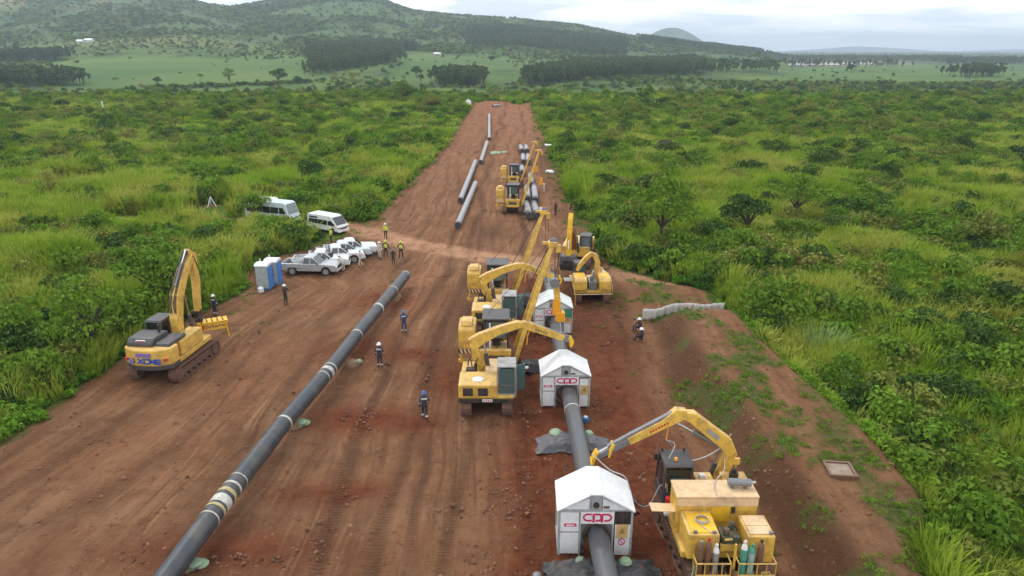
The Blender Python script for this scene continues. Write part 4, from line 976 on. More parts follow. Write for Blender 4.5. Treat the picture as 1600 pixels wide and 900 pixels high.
# ================================================================ sideboom pipelayers
def pipelayer(label, loc, tipx=3.6, tipz=8.4, rz=0.0, hook=True, stripes=True):
    r = root('pipelayer', label, 'pipelayer', loc, rz, 'sideboom pipelayers along the trench')
    tracks(r, 2.2, 3.9, 1.05, .62)
    MB().prism([(-1.75, .95), (1.9, .95), (1.9, 1.25), (-1.75, 1.25)], -.75, .75).build('main_frame', YEL, r, bevel=.04)
    hood = MB().prism([(.55, 1.2), (2.3, 1.15), (2.35, 1.95), (2.15, 2.15), (.55, 2.2)], -.52, .52).build('engine_hood', YEL, r, bevel=.06)
    MB().box((0, 2.36, 1.62), (.86, .05, .75)).build('grille', BLK, hood)
    MB().cyl((.22, 1.5, 2.15), (.22, 1.5, 2.9), .06).build('exhaust', BLK, hood, smooth=True)
    # rear U frame and winch
    rf = MB().prism([(-1.72, 1.0), (-1.4, 1.0), (-1.4, 1.95), (-1.72, 1.95)], -.95, -.6).prism([(-1.72, 1.0), (-1.4, 1.0), (-1.4, 1.95), (-1.72, 1.95)], .6, .95).prism([(-1.74, 1.72), (-1.38, 1.72), (-1.38, 2.08), (-1.74, 2.08)], -1.0, 1.0).build('rear_frame', YEL, r, bevel=.04)
    w = MB().cyl((-.5, -1.1, 1.5), (.5, -1.1, 1.5), .34, n=20).build('winch_drum', MGR, r, smooth=True)
    for sx in (-.53, .53): MB().cyl((sx - .04, -1.1, 1.5), (sx + .04, -1.1, 1.5), .46, n=20).build('flange', YEL, w)
    MB().box((0, -.35, 1.55), (1.5, 1.4, .6)).build('fuel_tank', YEL, r, bevel=.06)
    # open cab with posts and roof
    c = MB()
    for sx in (-.72, .78):
        for sy in (-.95, .55): c.box((sx, sy, 2.7), (.11, .13, 2.3))
        c.box((sx, -.2, 3.82), (.12, 1.7, .12)); c.box((sx, -.2, 2.2), (.06, 1.5, .5))
    for sy in (-.95, .55): c.box((.03, sy, 3.82), (1.6, .12, .12))
    cf = c.build('cab_frame', BLK, r, bevel=.02)
    MB().box((.03, -.2, 3.93), (1.75, 1.95, .12)).build('cab_roof', DGR, cf, bevel=.05)
    for sx in (-.72, .78): MB().box((sx, -.2, 3.1), (.02, 1.3, 1.2)).build('window', GLT, cf)
    MB().box((.03, .55, 3.1), (1.35, .02, 1.2)).build('windscreen', GLT, cf)
    MB().box((.03, -.93, 3.15), (1.3, .02, 1.1)).build('rear_window', GLT, cf)
    MB().box((.05, -.25, 2.05), (.5, .5, .25)).box((.05, -.5, 2.4), (.5, .14, .55)).build('seat', BLK, cf, bevel=.04)
    MB().cyl((-.35, -1.15, 2.0), (-.35, -1.15, 3.7), .055, n=8).build('white_post', WHT, cf)
    # counterweight on the left with hazard stripes
    cw = MB().prism([(-1.15, 1.95), (.75, 1.95), (.75, 3.2), (.45, 3.5), (-.85, 3.5), (-1.15, 3.2)], -2.35, -1.25).build('counterweight', YEL, r, bevel=.08)
    MB().prism([(-1.05, 3.47), (.2, 3.47), (.0, 3.75), (-.85, 3.75)], -2.15, -1.45).build('top_block', YEL, cw, bevel=.06)
    lw = MB().prism([(-1.1, 1.6), (.7, 1.6), (.7, 1.95), (-1.1, 1.95)], -2.33, -1.27).build('lower_block', CREAM, cw, bevel=.03)
    for k in range(5):
        MB().prism([(k * .25 - .1, -.16), (k * .25 + .0, -.16), (k * .25 - .12, .16), (k * .25 - .22, .16)], 0, .012, (-2.2, -1.102, 1.77), (1, 0, 0), (0, 0, 1), (0, -1, 0)).build('hazard_stripe', BLK, lw)
    for sy in (-.95, .55): MB().box((-1.75, sy, 1.05), (1.3, .2, .22)).box((-2.2, sy, 1.2), (.2, .18, .6)).build('counterweight_arm', YEL, r, bevel=.02)
    # boom: two legs closing to a head
    tip = Vector((tipx, .2, tipz)); bt = MB()
    for sy in (-1.0, 1.15):
        p0 = Vector((1.25, sy, 1.0)); d = tip - p0; ax = d.normalized(); ysh = Vector((0, 1, 0)); out = []
        p1 = tip + Vector((0, (-.16 if sy < 0 else .16), 0))
        for p, h in ((p0, .26), (p0.lerp(p1, .5), .34), (p1, .24)):
            nn = ax.cross(ysh).normalized(); out.append([p + nn * h / 2 + ysh * .09, p + nn * h / 2 - ysh * .09, p - nn * h / 2 - ysh * .09, p - nn * h / 2 + ysh * .09])
        bt.rings(out)
    for t in (.38, .62, .82):
        a_ = Vector((1.25, -1.0, 1.0)).lerp(tip, t); b_ = Vector((1.25, 1.15, 1.0)).lerp(tip, t); bt.tube([a_, b_], .07, 8)
    bo = bt.build('boom', YEL, r, bevel=.02)
    hd = MB().box(tip + Vector((.05, 0, 0)), (.6, .62, .34)).box(tip + Vector((-.35, 0, .05)), (.5, .16, .2)).box(tip + Vector((.4, 0, -.3)), (.3, .3, .5)).build('boom_head', YEL, bo, bevel=.04)
    for sy in (-.12, .12): MB().cyl(tip + Vector((.1, sy - .05, .1)), tip + Vector((.1, sy + .05, .1)), .27, n=16).build('sheave', MGR, hd)
    for sy in (-.1, .1): MB().tube([(.0, -1.1 + sy, 1.82), tip + Vector((.05, sy, .3))], .018, 5).build('cable', BLK, r)
    MB().tube([(-.5, -.2, 3.98), tip + Vector((-.1, 0, .2))], .014, 5).build('cable', BLK, r)
    if hook:
        hz = hook
        for sx in (-.1, .1): MB().tube([tip + Vector((.3 + sx, 0, -.2)), Vector((tip.x + .35 + sx, .2, hz + .5))], .02, 5).build('cable', BLK, r)
        hbk = MB().prism([(-.18, .55), (.18, .55), (.24, .1), (.24, -.5), (-.24, -.5), (-.24, .1)], -.16, .16, (tip.x + .35, .2, hz), (1, 0, 0), (0, 0, 1), (0, 1, 0)).build('hook_block', ORAN, r, bevel=.03)
        MB().tube([(tip.x + .35, .2, hz - .45), (tip.x + .35, .2, hz - .8), (tip.x + .47, .2, hz - .95), (tip.x + .35, .2, hz - 1.08), (tip.x + .24, .2, hz - .95)], .05, 8).build('hook', MGR, hbk, smooth=True)
    return r
D_ = pipelayer('nearest sideboom pipelayer with striped counterweight and boom leaning over the pipe', (-1.05, 42.4, 0), 3.55, 8.5, hook=4.3)
F_ = pipelayer('second sideboom pipelayer with long boom and black canopy behind the nearest one', (-1.2, 54.2, 0), 3.65, 7.9, hook=3.1)
S1 = copy_thing(D_, (.15, 90.3, 0), R(-3), 'far sideboom pipelayer, nearer of the two beside the pipe stacks', .92)
S2 = copy_thing(F_, (.35, 108.5, 0), R(-6), 'farthest sideboom pipelayer beside the pipe stacks', .85)
# padded cradle arm hanging from the nearest boom
r = root('pipe_cradle', 'yellow lifting arm with orange block hanging above the pipe by the third shelter', 'lifting gear', (2.85, 42.6, 0))
MB().beam([(-.1, 6.1), (.06, 4.9), (.2, 4.0)], [.42, .40, .28], .3, (0, 0, 0), (1, 0, 0), (0, 0, 1)).build('arm', YEL, r, bevel=.03)
MB().box((.25, 0, 3.65), (.62, .5, .62)).build('orange_block', ORAN, r, bevel=.04)
MB().cyl((-.14, -.25, 5.95), (-.14, .25, 5.95), .3).build('sheave', MGR, r)
for k in range(3): MB().prism([(-.25 + .17 * k, -.2), (-.17 + .17 * k, -.2), (.0 + .17 * k, .2), (-.08 + .17 * k, .2)], 0, .012, (-.1, -.165, 6.0), (1, 0, 0), (0, 0, 1), (0, -1, 0)).build('hazard_stripe', BLK, r)
for sy in (-.35, .35): MB().tube([(.25, sy * .6, 3.4), (.45, sy, 1.7)], .04, 6).build('sling', TAPE, r)
MB().tube([(-.14, 0, 6.2), (.05, 0, 7.2), (.15, -.1, 8.3)], .022, 5).build('cable', BLK, r)

# ================================================================ crane tractor seen from behind with glazed cab (two)
def knuckle(par, x0, y, pts, hts, wid, tipx=None):
    pass
def crane_tractor(label, loc):
    r = root('crane_tractor', label, 'welding tractor', loc, 0, 'crane tractors lifting the pipe shelters')
    tracks(r, 2.35, 4.2, .95, .6)
    MB().prism([(-1.95, .95), (2.0, .95), (2.0, 1.3), (-1.95, 1.3)], -1.5, 1.55).build('deck', YEL, r, bevel=.04)
    hs = MB().prism([(-2.05, 1.22), (-.35, 1.22), (-.35, 2.12), (-2.05, 2.05)], -1.6, .62).build('engine_housing', YEL, r, bevel=.07)
    MB().box((-.02, -2.0, 1.05), (3.15, .16, .22)).build('bumper', BLK, r, bevel=.02)
    pl = MB().box((.05, -2.09, 1.1), (.58, .03, .16)).build('number_plate', WHT, r)
    for k in range(4): MB().box((-.14 + k * .13, -2.108, 1.1), (.07, .01, .08)).build('plate_mark', REDP, pl)
    for cx_ in (-1.05, -.2):
        g_ = MB().box((cx_, -2.06, 1.62), (.56, .03, .48)).build('grille', BLK, hs)
        for k in range(5): MB().box((cx_, -2.08, 1.44 + k * .09), (.5, .02, .025)).build('slat', DGR, g_)
    MB().lathe((-.5, -1.35, 2.06), [(.33, .0), (.33, .05), (.2, .09), (.0, .1)], 18).build('white_cap', WHT, hs, smooth=True)
    MB().prism([(-.35, 1.25), (1.9, 1.25), (1.85, 1.75), (-.35, 1.85)], -1.58, -.75).build('side_box', YEL, r, bevel=.05)
    MB().prism([(-.35, 1.25), (1.9, 1.25), (1.85, 1.95), (-.35, 2.05)], -.15, .9).build('valve_housing', CREAM, r, bevel=.05)
    MB().box((-.98, -.15, 2.02), (.55, .45, .4)).cyl((-.7, .1, 1.9), (-.7, .1, 2.45), .09).build('pump_unit', BLK, r, bevel=.04)
    hose(r, bez((-.9, 0, 2.2), (-1.2, .7, 2.0), -.5), .04); hose(r, bez((-.8, .1, 2.2), (-.3, 1.0, 2.0), -.4), .035)
    MB().box((-1.63, -.8, 1.6), (.12, .3, .45)).build('mirror', BLK, r, bevel=.02)
    # cab at the right rear, door swung open
    cb = cab(r, (1.15, -.95, 1.15), (1.0, 1.5, 1.95), None, LGR, GLT)
    MB().box((1.15, -1.74, 2.35), (.84, .02, .8)).build('rear_glazing', GLT, cb); MB().box((1.15, -1.74, 1.62), (.84, .02, .5)).build('rear_glazing', GLT, cb)
    MB().box((1.15, -1.755, 1.9), (.95, .03, .06)).box((.7, -1.755, 2.1), (.06, .03, 1.3)).box((1.6, -1.755, 2.1), (.06, .03, 1.3)).build('glazing_bar', MGR, cb)
    dr = MB().beam([(0, 0), (.48, .25)], [.05, .05], 1.6, (1.72, -1.1, 2.05), (1, 0, 0), (0, 1, 0)).build('cab_door', GLT, cb)
    MB().box((2.25, -.78, 2.55), (.3, .08, .12), Matrix.Rotation(R(20), 3, 'Z')).build('work_light', WHT, dr)
    handrail(cb, [(1.68, -1.7, 1.3), (1.72, -1.75, 2.3), (1.7, -.3, 2.4)], None, LGR)
    # crane: column, main arm, outer arm towards the shelter; plane leans forward a little
    O = (-.1, .75, 0); U = Vector((1, .12, 0)).normalized()
    col = MB().beam([(.10, 1.2), (-.25, 1.9), (-.62, 2.7), (-.72, 3.4)], [.45, .5, .5, .45], .42, O, U).build('crane_column', YEL, r, bevel=.03)
    ma = MB().beam([(-.85, 3.42), (-.35, 3.75), (.7, 4.22), (1.9, 4.55), (2.25, 4.55)], [.75, .70, .5, .45, .3], .40, O, U).build('main_arm', YEL, r, bevel=.04)
    oa = MB().beam([(2.15, 4.6), (2.6, 4.42), (4.0, 3.85), (4.7, 3.55)], [.35, .5, .42, .36], .34, O, U).build('outer_arm', YEL, r, bevel=.03)
    ex = MB().beam([(2.4, 4.7), (4.6, 3.79), (5.05, 3.58)], [.14, .14, .14], .16, O, U).beam([(4.7, 3.53), (5.1, 3.36)], [.28, .28], .26, O, U).build('extension', MGR, oa, bevel=.02)
    U3 = lambda a, b_: Vector(O) + U * a + Vector((0, 0, b_))
    tipb = MB().beam([(5.05, 3.6), (5.2, 3.3), (5.15, 2.95)], [.2, .28, .14], .3, O, U).build('arm_tip', YEL2, oa, bevel=.02)
    ram(r, U3(.15, 1.7), U3(-.15, 3.55), .13); ram(r, U3(.1, 3.7), U3(2.1, 4.32), .09, None, .6, mat=MGR)
    MB().tube([U3(2.7, 4.35), U3(2.5, 3.8), U3(2.45, 3.2)], .04, 6).build('strap', ORAN, oa)
    MB().tube([U3(5.15, 2.95), U3(5.15, 2.6)], .03, 6).build('lifting_chain', MGR, oa)
    for k in range(5): MB().box(U3(3.0 + k * .16, 4.23 - k * .066) + Vector((0, -.19, 0)), (.09, .01, .09)).build('arm_mark', DGR, oa)
    return r
C_ = crane_tractor('nearest crane tractor with two rear grilles, its arm over the second shelter', (-1.45, 37.95, 0))
C2 = copy_thing(C_, (-1.35, 50.0, 0), R(0), 'crane tractor between the two pipelayers, its arm over the third shelter')

# ================================================================ near welding tractor with generator, bottles and dark cab
def near_tractor():
    r = root('welding_tractor', 'big yellow welding tractor with cream topped generator, bottle rack and dark cab', 'welding tractor', (8.2, 24.6, 0), 0)
    T = Matrix.Translation((-8.2, -24.6, 0))
    tracks(r, 2.7, 5.0, 1.0, .6, Matrix.Rotation(R(6), 4, 'Z'))
    MB(T).box((8.25, 25.0, 1.32), (3.3, 4.6, .3)).build('deck', YEL, r, bevel=.04)
    g = MB(T).box((8.2, 24.42, 2.28), (3.25, 1.12, 1.6)).build('generator_housing', YEL, r, bevel=.05)
    MB(T).box((8.2, 24.42, 3.13), (3.3, 1.18, .1)).build('generator_lid', CREAM, g, bevel=.02)
    MB(T).box((8.2, 23.845, 2.9), (3.24, .03, .34)).build('cream_band', CREAM, g)
    MB(T).box((8.35, 23.85, 2.35), (.75, .04, .7)).build('access_panel', YEL2, g, bevel=.01)
    MB(T).box((8.85, 23.82, 2.55), (.15, .04, .28)).build('latch_slot', BLK, g)
    ex = MB(T).cyl((8.75, 24.5, 3.42), (9.65, 24.42, 3.42), .16, n=16).build('exhaust_silencer', MGR, g, smooth=True)
    for xx in (8.95, 9.45): MB(T).box((xx, 24.47, 3.24), (.1, .25, .16)).build('bracket', MGR, ex)
    MB(T).cyl((9.65, 24.42, 3.42), (9.85, 24.4, 3.46), .06).build('tailpipe', LGR, ex)
    MB(T).beam([(0, 0), (1.15, .0)], [.05, .05], .62, (5.62, 24.25, 2.4), (1, 0, -.05), (0, .1, 1)).build('open_flap', CREAM, g, bevel=.01)
    lb = MB(T).box((7.33, 23.1, 1.95), (1.2, 1.5, 1.15)).build('left_cabinet', YEL, r, bevel=.06)
    MB(T).box((7.36, 23.05, 2.545), (.98, 1.2, .04)).build('cabinet_lid', YEL2, lb, bevel=.01)
    for k in range(3): MB(T).tube([(7.42 + .26 * math.cos(a * .524), 23.15 + .2 * math.sin(a * .524), 2.6 + .03 * k) for a in range(13)], .02, 5).build('coiled_cable', LGR, lb)
    hose(lb, [(7.3, 22.95, 2.6), (7.45, 22.6, 2.58), (7.75, 22.4, 2.5), (7.8, 22.3, 2.1)], .018, T, LGR, 'cable')
    for xx, yy in ((7.0, 22.45), (7.72, 22.42)): MB(T).box((xx, yy, 2.6), (.14, .09, .08)).build('hinge', MGR, lb)
    rb = MB(T).box((9.5, 22.95, 1.9), (1.05, 1.35, 1.2)).build('right_cabinet', YEL, r, bevel=.06)
    MB(T).box((9.48, 23.2, 2.53), (.85, .62, .05)).build('cabinet_lid', CREAM, rb, bevel=.01); MB(T).box((9.48, 22.62, 2.53), (.85, .48, .05)).build('cabinet_lid', CREAM, rb, bevel=.01)
    MB(T).box((9.88, 22.4, 2.58), (.16, .1, .08)).build('hinge', MGR, rb)
    en = MB(T).box((8.45, 22.95, 1.85), (.7, .7, .7)).cyl((8.3, 22.8, 2.2), (8.3, 22.8, 2.5), .12).cyl((8.6, 23.1, 2.1), (8.6, 23.1, 2.55), .09).box((8.65, 22.6, 2.15), (.3, .2, .3)).build('compressor', paint('greasy_green', (.05, .075, .045), .5, .6), r, bevel=.04)
    MB(T).box((8.45, 22.6, 1.75), (.8, .12, .3)).cyl((8.2, 22.6, 2.1), (8.75, 22.6, 2.15), .05).build('manifold', YEL, en)
    hose(en, bez((8.3, 22.8, 2.4), (8.75, 22.9, 2.3), -.25), .03, T)
    # rack
    rk = MB(T); z0, z1 = .85, 1.68
    for xa, xb in ((6.95, 8.25), (8.55, 9.95)):
        for z in (z0, z1, 1.15):
            rk.tube([(xa, 21.75, z), (xb, 21.75, z)], .03, 6)
            if z != 1.15: rk.tube([(xa, 21.75, z), (xa, 22.3, z)], .03, 6); rk.tube([(xb, 21.75, z), (xb, 22.3, z)], .03, 6)
        for k in range(5): xx = xa + (xb - xa) * k / 4; rk.tube([(xx, 21.75, z0 - .05), (xx, 21.75, z1)], .022, 6)
        rk.box(((xa + xb) / 2, 22.05, z0 - .05), (xb - xa, .62, .05))
    rk.tube([(8.4, 21.9, .7), (8.4, 21.9, 2.45)], .05, 6); rk.tube([(6.98, 22.3, .7), (6.98, 22.3, 2.0)], .03, 6)
    rk.build('bottle_rack', YEL, r)
    MB(T).box((8.35, 21.86, 1.2), (.16, .12, .35)).build('rack_lock', BRC, r)
    MB(T).box((9.68, 21.84, 1.0), (.3, .14, .2)).build('black_box', BLK, r, bevel=.02)
    MB(T).cyl((8.02, 22.02, .9), (8.02, 22.02, 1.42), .13).build('black_canister', BLK, r, smooth=True)
    # dark cab at the left, windscreen away from the viewer
    cb = cab(r, (-1.15, 1.85, 1.3), (1.15, 1.6, 2.15), None, DGR)
    MB(T).box((7.05, 25.6, 2.55), (.62, .02, .62)).build('rear_pane', GLT, cb)
    MB(T).cyl((6.95, 25.95, 3.5), (6.95, 25.95, 3.62), .07).build('beacon', ORAN, cb)
    for xx in (6.55, 7.5): MB(T).cyl((xx, 26.8, 3.4), (xx, 26.8, 3.58), .05).build('work_light', BLK, cb)
    MB(T).box((6.35, 27.05, 3.0), (.12, .1, .3)).build('mirror', BLK, cb)
    MB(T).cyl((6.62, 25.3, 1.4), (6.62, 25.3, 2.1), .14).build('fire_extinguisher', REDP, r, smooth=True)
    MB(T).box((6.6, 25.1, 1.5), (.4, .25, .2)).build('rag', WHT, r, bevel=.05)
    fb = MB(T).box((9.7, 26.3, 1.9), (1.1, 1.2, .9)).build('front_housing', YEL, r, bevel=.06)
    MB(T).cyl((9.55, 26.15, 2.35), (9.55, 26.15, 2.75), .2).cyl((9.55, 26.15, 2.75), (9.55, 26.15, 2.95), .1).build('air_filter', BLK, fb, smooth=True)
    MB(T).tube([(9.65, 26.35, 2.4), (9.68, 26.35, 3.25)], .03, 6).box((9.7, 26.35, 3.2), (.22, .08, .3)).build('lamp_post', YEL, fb)
    MB(T).box((8.35, 26.4, 1.9), (.8, .9, .9)).build('valve_housing', YEL, r, bevel=.05)
    MB(T).box((8.25, 26.35, 2.45), (.28, .25, .22)).build('white_bottle', WHT, r, bevel=.04)
    # arched boom reaching left to the shelter
    O = (0, 2.75, 0); U = Vector((-1, -.06, 0)).normalized()
    P = lambda a, b_: Vector(O) + U * a + Vector((0, 0, b_))
    bo = MB().beam([(-.95, 1.4), (-1.35, 2.2), (-1.55, 2.9), (-1.25, 3.5), (-.4, 4.2), (.35, 4.85), (.75, 4.95)], [.45, .5, .58, .62, .55, .5, .35], .42, O, U).build('boom', YEL, r, bevel=.04)
    ob = MB().beam([(.6, 5.05), (.95, 4.98), (1.6, 4.55), (3.1, 3.75)], [.3, .62, .42, .36], .36, O, U).build('outer_boom', YEL, r, bevel=.03)
    ex = MB().beam([(.95, 5.22), (2.8, 4.15), (4.0, 3.45)], [.12, .16, .16], .2, O, U).beam([(2.9, 3.85), (4.45, 3.02)], [.28, .26], .3, O, U).build('boom_extension', MGR, ob, bevel=.02)
    MB().tube([P(3.9, 3.5), P(4.6, 3.05)], .035, 8).build('bright_rod', CHR, ex)
    for a, z in ((3.85, 3.36), (4.55, 2.98)): MB().beam([(a - .1, z + .28), (a + .05, z), (a + .1, z - .35)], [.12, .14, .1], .42, O, U).build('yellow_guide', YEL2, ob, bevel=.02)
    ram(r, P(-.95, 3.35), P(.95, 4.5), .11, None, .62, mat=MGR); ram(r, P(-.62, 1.5), P(-1.15, 3.1), .12)
    lb_ = MB()
    for k in range(7): lb_.box(P(1.45 + k * .12, 4.63 - k * .066) + Vector((0, -.20, 0)), (.07, .01, .11))
    lb_.build('boom_lettering', REDP, ob)
    MB().box(P(-.62, 4.02) + Vector((0, -.225, 0)), (.7, .02, .2), Matrix.Rotation(R(40), 3, 'Y')).build('grey_decal', LGR, bo)
    MB().tube([P(1.35, 4.55), P(1.4, 3.7)], .03, 6).build('orange_strap', ORAN, ob)
    # hoses from the boom and the long air line to the shelter
    hose(r, [P(1.4, 3.7), P(1.2, 3.5), P(.9, 2.9), P(.4, 2.6), P(-.4, 2.75), P(-1.2, 3.3), P(-1.5, 3.9)], .03, None, LGR)
    hose(r, [(8.15 - 8.2, -.7, 3.2), (.0, -.2, 3.25), (.25, .4, 3.2), (.7, .9, 3.4), (1.1, 2.4, 3.2)], .02, None, LGR)
    sp = Vector((3.45, 26.55, 3.45)) - Vector((8.2, 24.6, 0))
    hose(r, [sp, sp + Vector((.7, -.7, -.35)), sp + Vector((1.35, -1.0, -.55)), sp + Vector((1.75, -1.1, -1.6)), sp + Vector((2.4, -.9, -2.0)), sp + Vector((3.0, -.4, -1.3)), (-1.6, 1.0, 2.2), (-1.62, 1.4, 3.2), (-1.2, 1.9, 3.9), P(1.4, 3.7)], .025, None, LGR, 'air_line')
    MB().tube([P(4.72, 2.95), Vector(P(4.72, 2.95)) + Vector((0, -.4, -.15))], .05, 6).build('lifting_chain', YEL2, ob)
    return r
NT = near_tractor()
def bottle(x, y, z, h, mat, cap, lab):
    r = root('gas_cylinder', lab, 'gas cylinder', (x, y, z), 0, 'gas cylinders in the rack')
    MB().lathe((0, 0, 0), [(.115, .0), (.12, .03), (.12, h - .18), (.09, h - .06), (.045, h)], 16).build('body', mat, r, smooth=True)
    MB().lathe((0, 0, 0), [(.125, h - .2), (.10, h - .06), (.055, h + .005), (.05, h + .02)], 16).build('shoulder', mat if mat is BRC else cap, r, smooth=True)
    MB().cyl((0, 0, h + .02), (0, 0, h + .16), .04, n=10).box((0, 0, h + .1), (.13, .05, .05)).build('valve', cap if cap != BRC else MGR, r)
for i, (x, h, m_, c_, lab) in enumerate(((7.13, 1.5, BRC, LGR, 'brown gas cylinder with pink valve at the left end of the rack'), (7.42, 1.62, BRC, REDP, 'tallest brown gas cylinder beside the one with the pink valve'), (7.72, 1.35, LGR, WHT, 'short silver gas cylinder right of the two brown ones'), (8.78, 1.5, TEC, WHT, 'bright green gas cylinder with white cap'), (9.08, 1.35, AQC, TEC, 'pale aqua gas cylinder with green neck'), (9.4, 1.55, BRC, BLK, 'brown gas cylinder alone at the right of the rack'))):
    bottle(x, 22.02, .86, h, m_, c_, lab)
r = link('cloth_rag', None, loc=(6.9, 21.9, 0)); tag(r, 'pale green cloth hung over the left end of the bottle rack', 'cloth')
MB().prism([(-.25, .55), (.05, .45), (.12, 1.5), (.02, 1.62), (-.1, 1.25), (-.3, .9)], -.02, .02, (0, 0, 0), (.6, .8, 0), (0, 0, 1), (.8, -.6, 0)).build('sheet', BAG, r, bevel=.01)

# ================================================================ welding shelters on the pipe
CURT = paint('grey_rubber_curtain', (.12, .13, .14), .6, .4)
def cpp(par, O, w, h):
    """white board with the three crimson letters c p p drawn as rounded bands"""
    bd = MB().box((O[0], O[1] - .012, O[2]), (w, .02, h)).build('name_board', WHT, par)
    t = h * .15; hh = h * .54; W_ = w * .82; x0 = -W_ / 2; d0, d1 = .024, .034
    def arc(cx_, cz, rx, rz, a0, a1, n=10): return [(cx_ + rx * math.cos(R(a0 + (a1 - a0) * k / n)), cz + rz * math.sin(R(a0 + (a1 - a0) * k / n))) for k in range(n + 1)]
    q = MB(); Oo = (O[0], O[1], O[2] + h * .05); rz_ = hh / 2; rx = h * .34
    A = [(x0 + W_ * .30, rz_)] + arc(x0 + rx, 0, rx, rz_, 90, 270) + [(x0 + W_ * .30, -rz_)]
    ribbon(q, A, t, Oo, (1, 0, 0), (0, 0, 1), d0, d1); q.build('letter', PINK, bd)
    xp = x0 + W_ * .36; q = MB(); ribbon(q, [(xp, -h * .42), (xp, rz_)], t * 1.3, Oo, (1, 0, 0), (0, 0, 1), d0, d1)
    ribbon(q, [(xp, rz_), (xp + W_ * .22, rz_)] + arc(xp + W_ * .22, 0, W_ * .05, rz_, 90, -90) + [(xp + W_ * .08, -rz_)], t, Oo, (1, 0, 0), (0, 0, 1), d0 + .001, d1 + .001); q.build('letter', PINK, bd)
    xp = x0 + W_ * .67; q = MB(); ribbon(q, [(xp, -h * .42), (xp, rz_)], t * 1.3, Oo, (1, 0, 0), (0, 0, 1), d0, d1)
    ribbon(q, [(xp, rz_), (xp + W_ * .33 - rx, rz_)] + arc(xp + W_ * .33 - rx, 0, rx, rz_, 90, -90) + [(xp + W_ * .08, -rz_)], t, Oo, (1, 0, 0), (0, 0, 1), d0 + .001, d1 + .001); q.build('letter', PINK, bd)
def shelter(label, loc, rz=0.0, green=False, screen=False, W=2.95, L=2.0, eave=1.98, peak=2.6, sz=1.05):
    r = root('welding_shelter', label, 'shelter', loc, rz, 'white welding shelters over the pipe'); r.scale = (1, 1, sz); hw = W / 2; z0 = .12
    fr = MB()
    for sx in (-hw, hw):
        for yy in (0, L): fr.box((sx, yy, (eave + z0) / 2), (.1, .1, eave - z0))
        fr.box((sx, L / 2, z0 + .05), (.1, L, .1)); fr.box((sx, L / 2, eave), (.1, L, .1))
    for yy in (0, L):
        fr.box((0, yy, eave), (W, .1, .12))
        for sx in (-1, 1): fr.beam([(sx * hw, eave + .05), (sx * .28, peak - .02)], [.09, .09], .1, (0, yy, 0), (1, 0, 0))
        fr.box((0, yy, peak - .04), (.6, .1, .08)); fr.box((0, yy, (eave + peak) / 2), (.5, .06, peak - eave - .05))
        for sx in (-.62, .72): fr.box((sx, yy, 1.0), (.08, .1, 1.85))
        fr.box((.05, yy, 1.52), (1.3, .1, .08))
    fr.build('frame', SFR, r, bevel=.01)
    for sx in (-1, 1):
        MB().box((sx * (hw - .02), L / 2, 1.08), (.04, L - .12, 1.75)).build('side_panel', SWH, r)
        MB().beam([(sx * (hw + .1), eave + .04), (sx * .26, peak + .06)], [.05, .05], L + .3, (0, L / 2, 0), (1, 0, 0)).build('roof_panel', WHT if green is False else SWH, r)
    MB().box((0, L / 2, peak + .075), (.56, L + .26, .05)).build('ridge_panel', SWH, r)
    for yy, s_ in ((0, -1), (L, 1)):
        MB().prism([(-hw + .08, eave + .06), (-.27, eave + .06), (-.27, peak - .1)], -.02, .02, (0, yy, 0), (1, 0, 0), (0, 0, 1), (0, 1, 0)).build('gable_panel', WHT, r)
        MB().prism([(hw - .08, eave + .06), (.27, eave + .06), (.27, peak - .1)], -.02, .02, (0, yy, 0), (1, 0, 0), (0, 0, 1), (0, 1, 0)).build('gable_panel', WHT, r)
    MB().box((-1.05, -.02, 1.55), (.76, .04, .88)).build('front_panel', WHT, r, bevel=.008)
    MB().box((-1.05, -.02, .62), (.76, .04, .88)).build('front_panel', WHT, r, bevel=.008)
    lbp = MB().box((-1.02, -.05, 1.4), (.5, .02, .13)).build('danger_label', PINK, r, bevel=.03); MB().box((-1.02, -.063, 1.4), (.34, .01, .045)).build('label_line', WHT, lbp)
    MB().box((1.12, -.02, .78 if screen else .98), (.62, .04, 1.28 if screen else 1.7)).build('front_panel', WHT, r, bevel=.008)
    if screen: MB().box((1.1, -.03, 1.73), (.66, .05, .52)).build('black_screen', BLK, r, bevel=.01)
    MB().box((1.1, -.055, 1.16), (.46, .02, .56)).build('ochre_sign', OCH, r)
    sg = MB().prism([(-.13, -.12), (.13, -.12), (.0, .14)], 0, .012, (1.1, -.067, 1.2), (1, 0, 0), (0, 0, 1), (0, -1, 0)).build('warning_triangle', paint('dull_brown_print', (.34, .2, .08), .5, 0), r)
    if screen:
        rg_ = MB(); ribbon(rg_, [(.13 * math.cos(k * .524), .13 * math.sin(k * .524)) for k in range(13)], .035, (1.1, -.0445, .72), (1, 0, 0), (0, 0, 1), 0, .012); ribbon(rg_, [(-.09, .09), (.09, -.09)], .035, (1.1, -.0445, .72), (1, 0, 0), (0, 0, 1), 0, .011); rg_.build('prohibition_ring', PINK, r)
    if green: MB().box((1.1, -.06, 1.62), (.6, .03, .6)).build('green_panel', GRN, r)
    cpp(r, (.07, -.06, 1.72), 1.36, .48)
    lamp = MB().box((0, -.06, peak - .33), (.34, .1, .34)).build('vent_box', SFR, r); MB().cyl((0, -.13, peak - .33), (0, -.1, peak - .33), .13, n=18).build('vent_hole', BLK, lamp); MB().box((.42, -.04, peak - .46), (.24, .03, .09)).build('small_label', BRC, r)
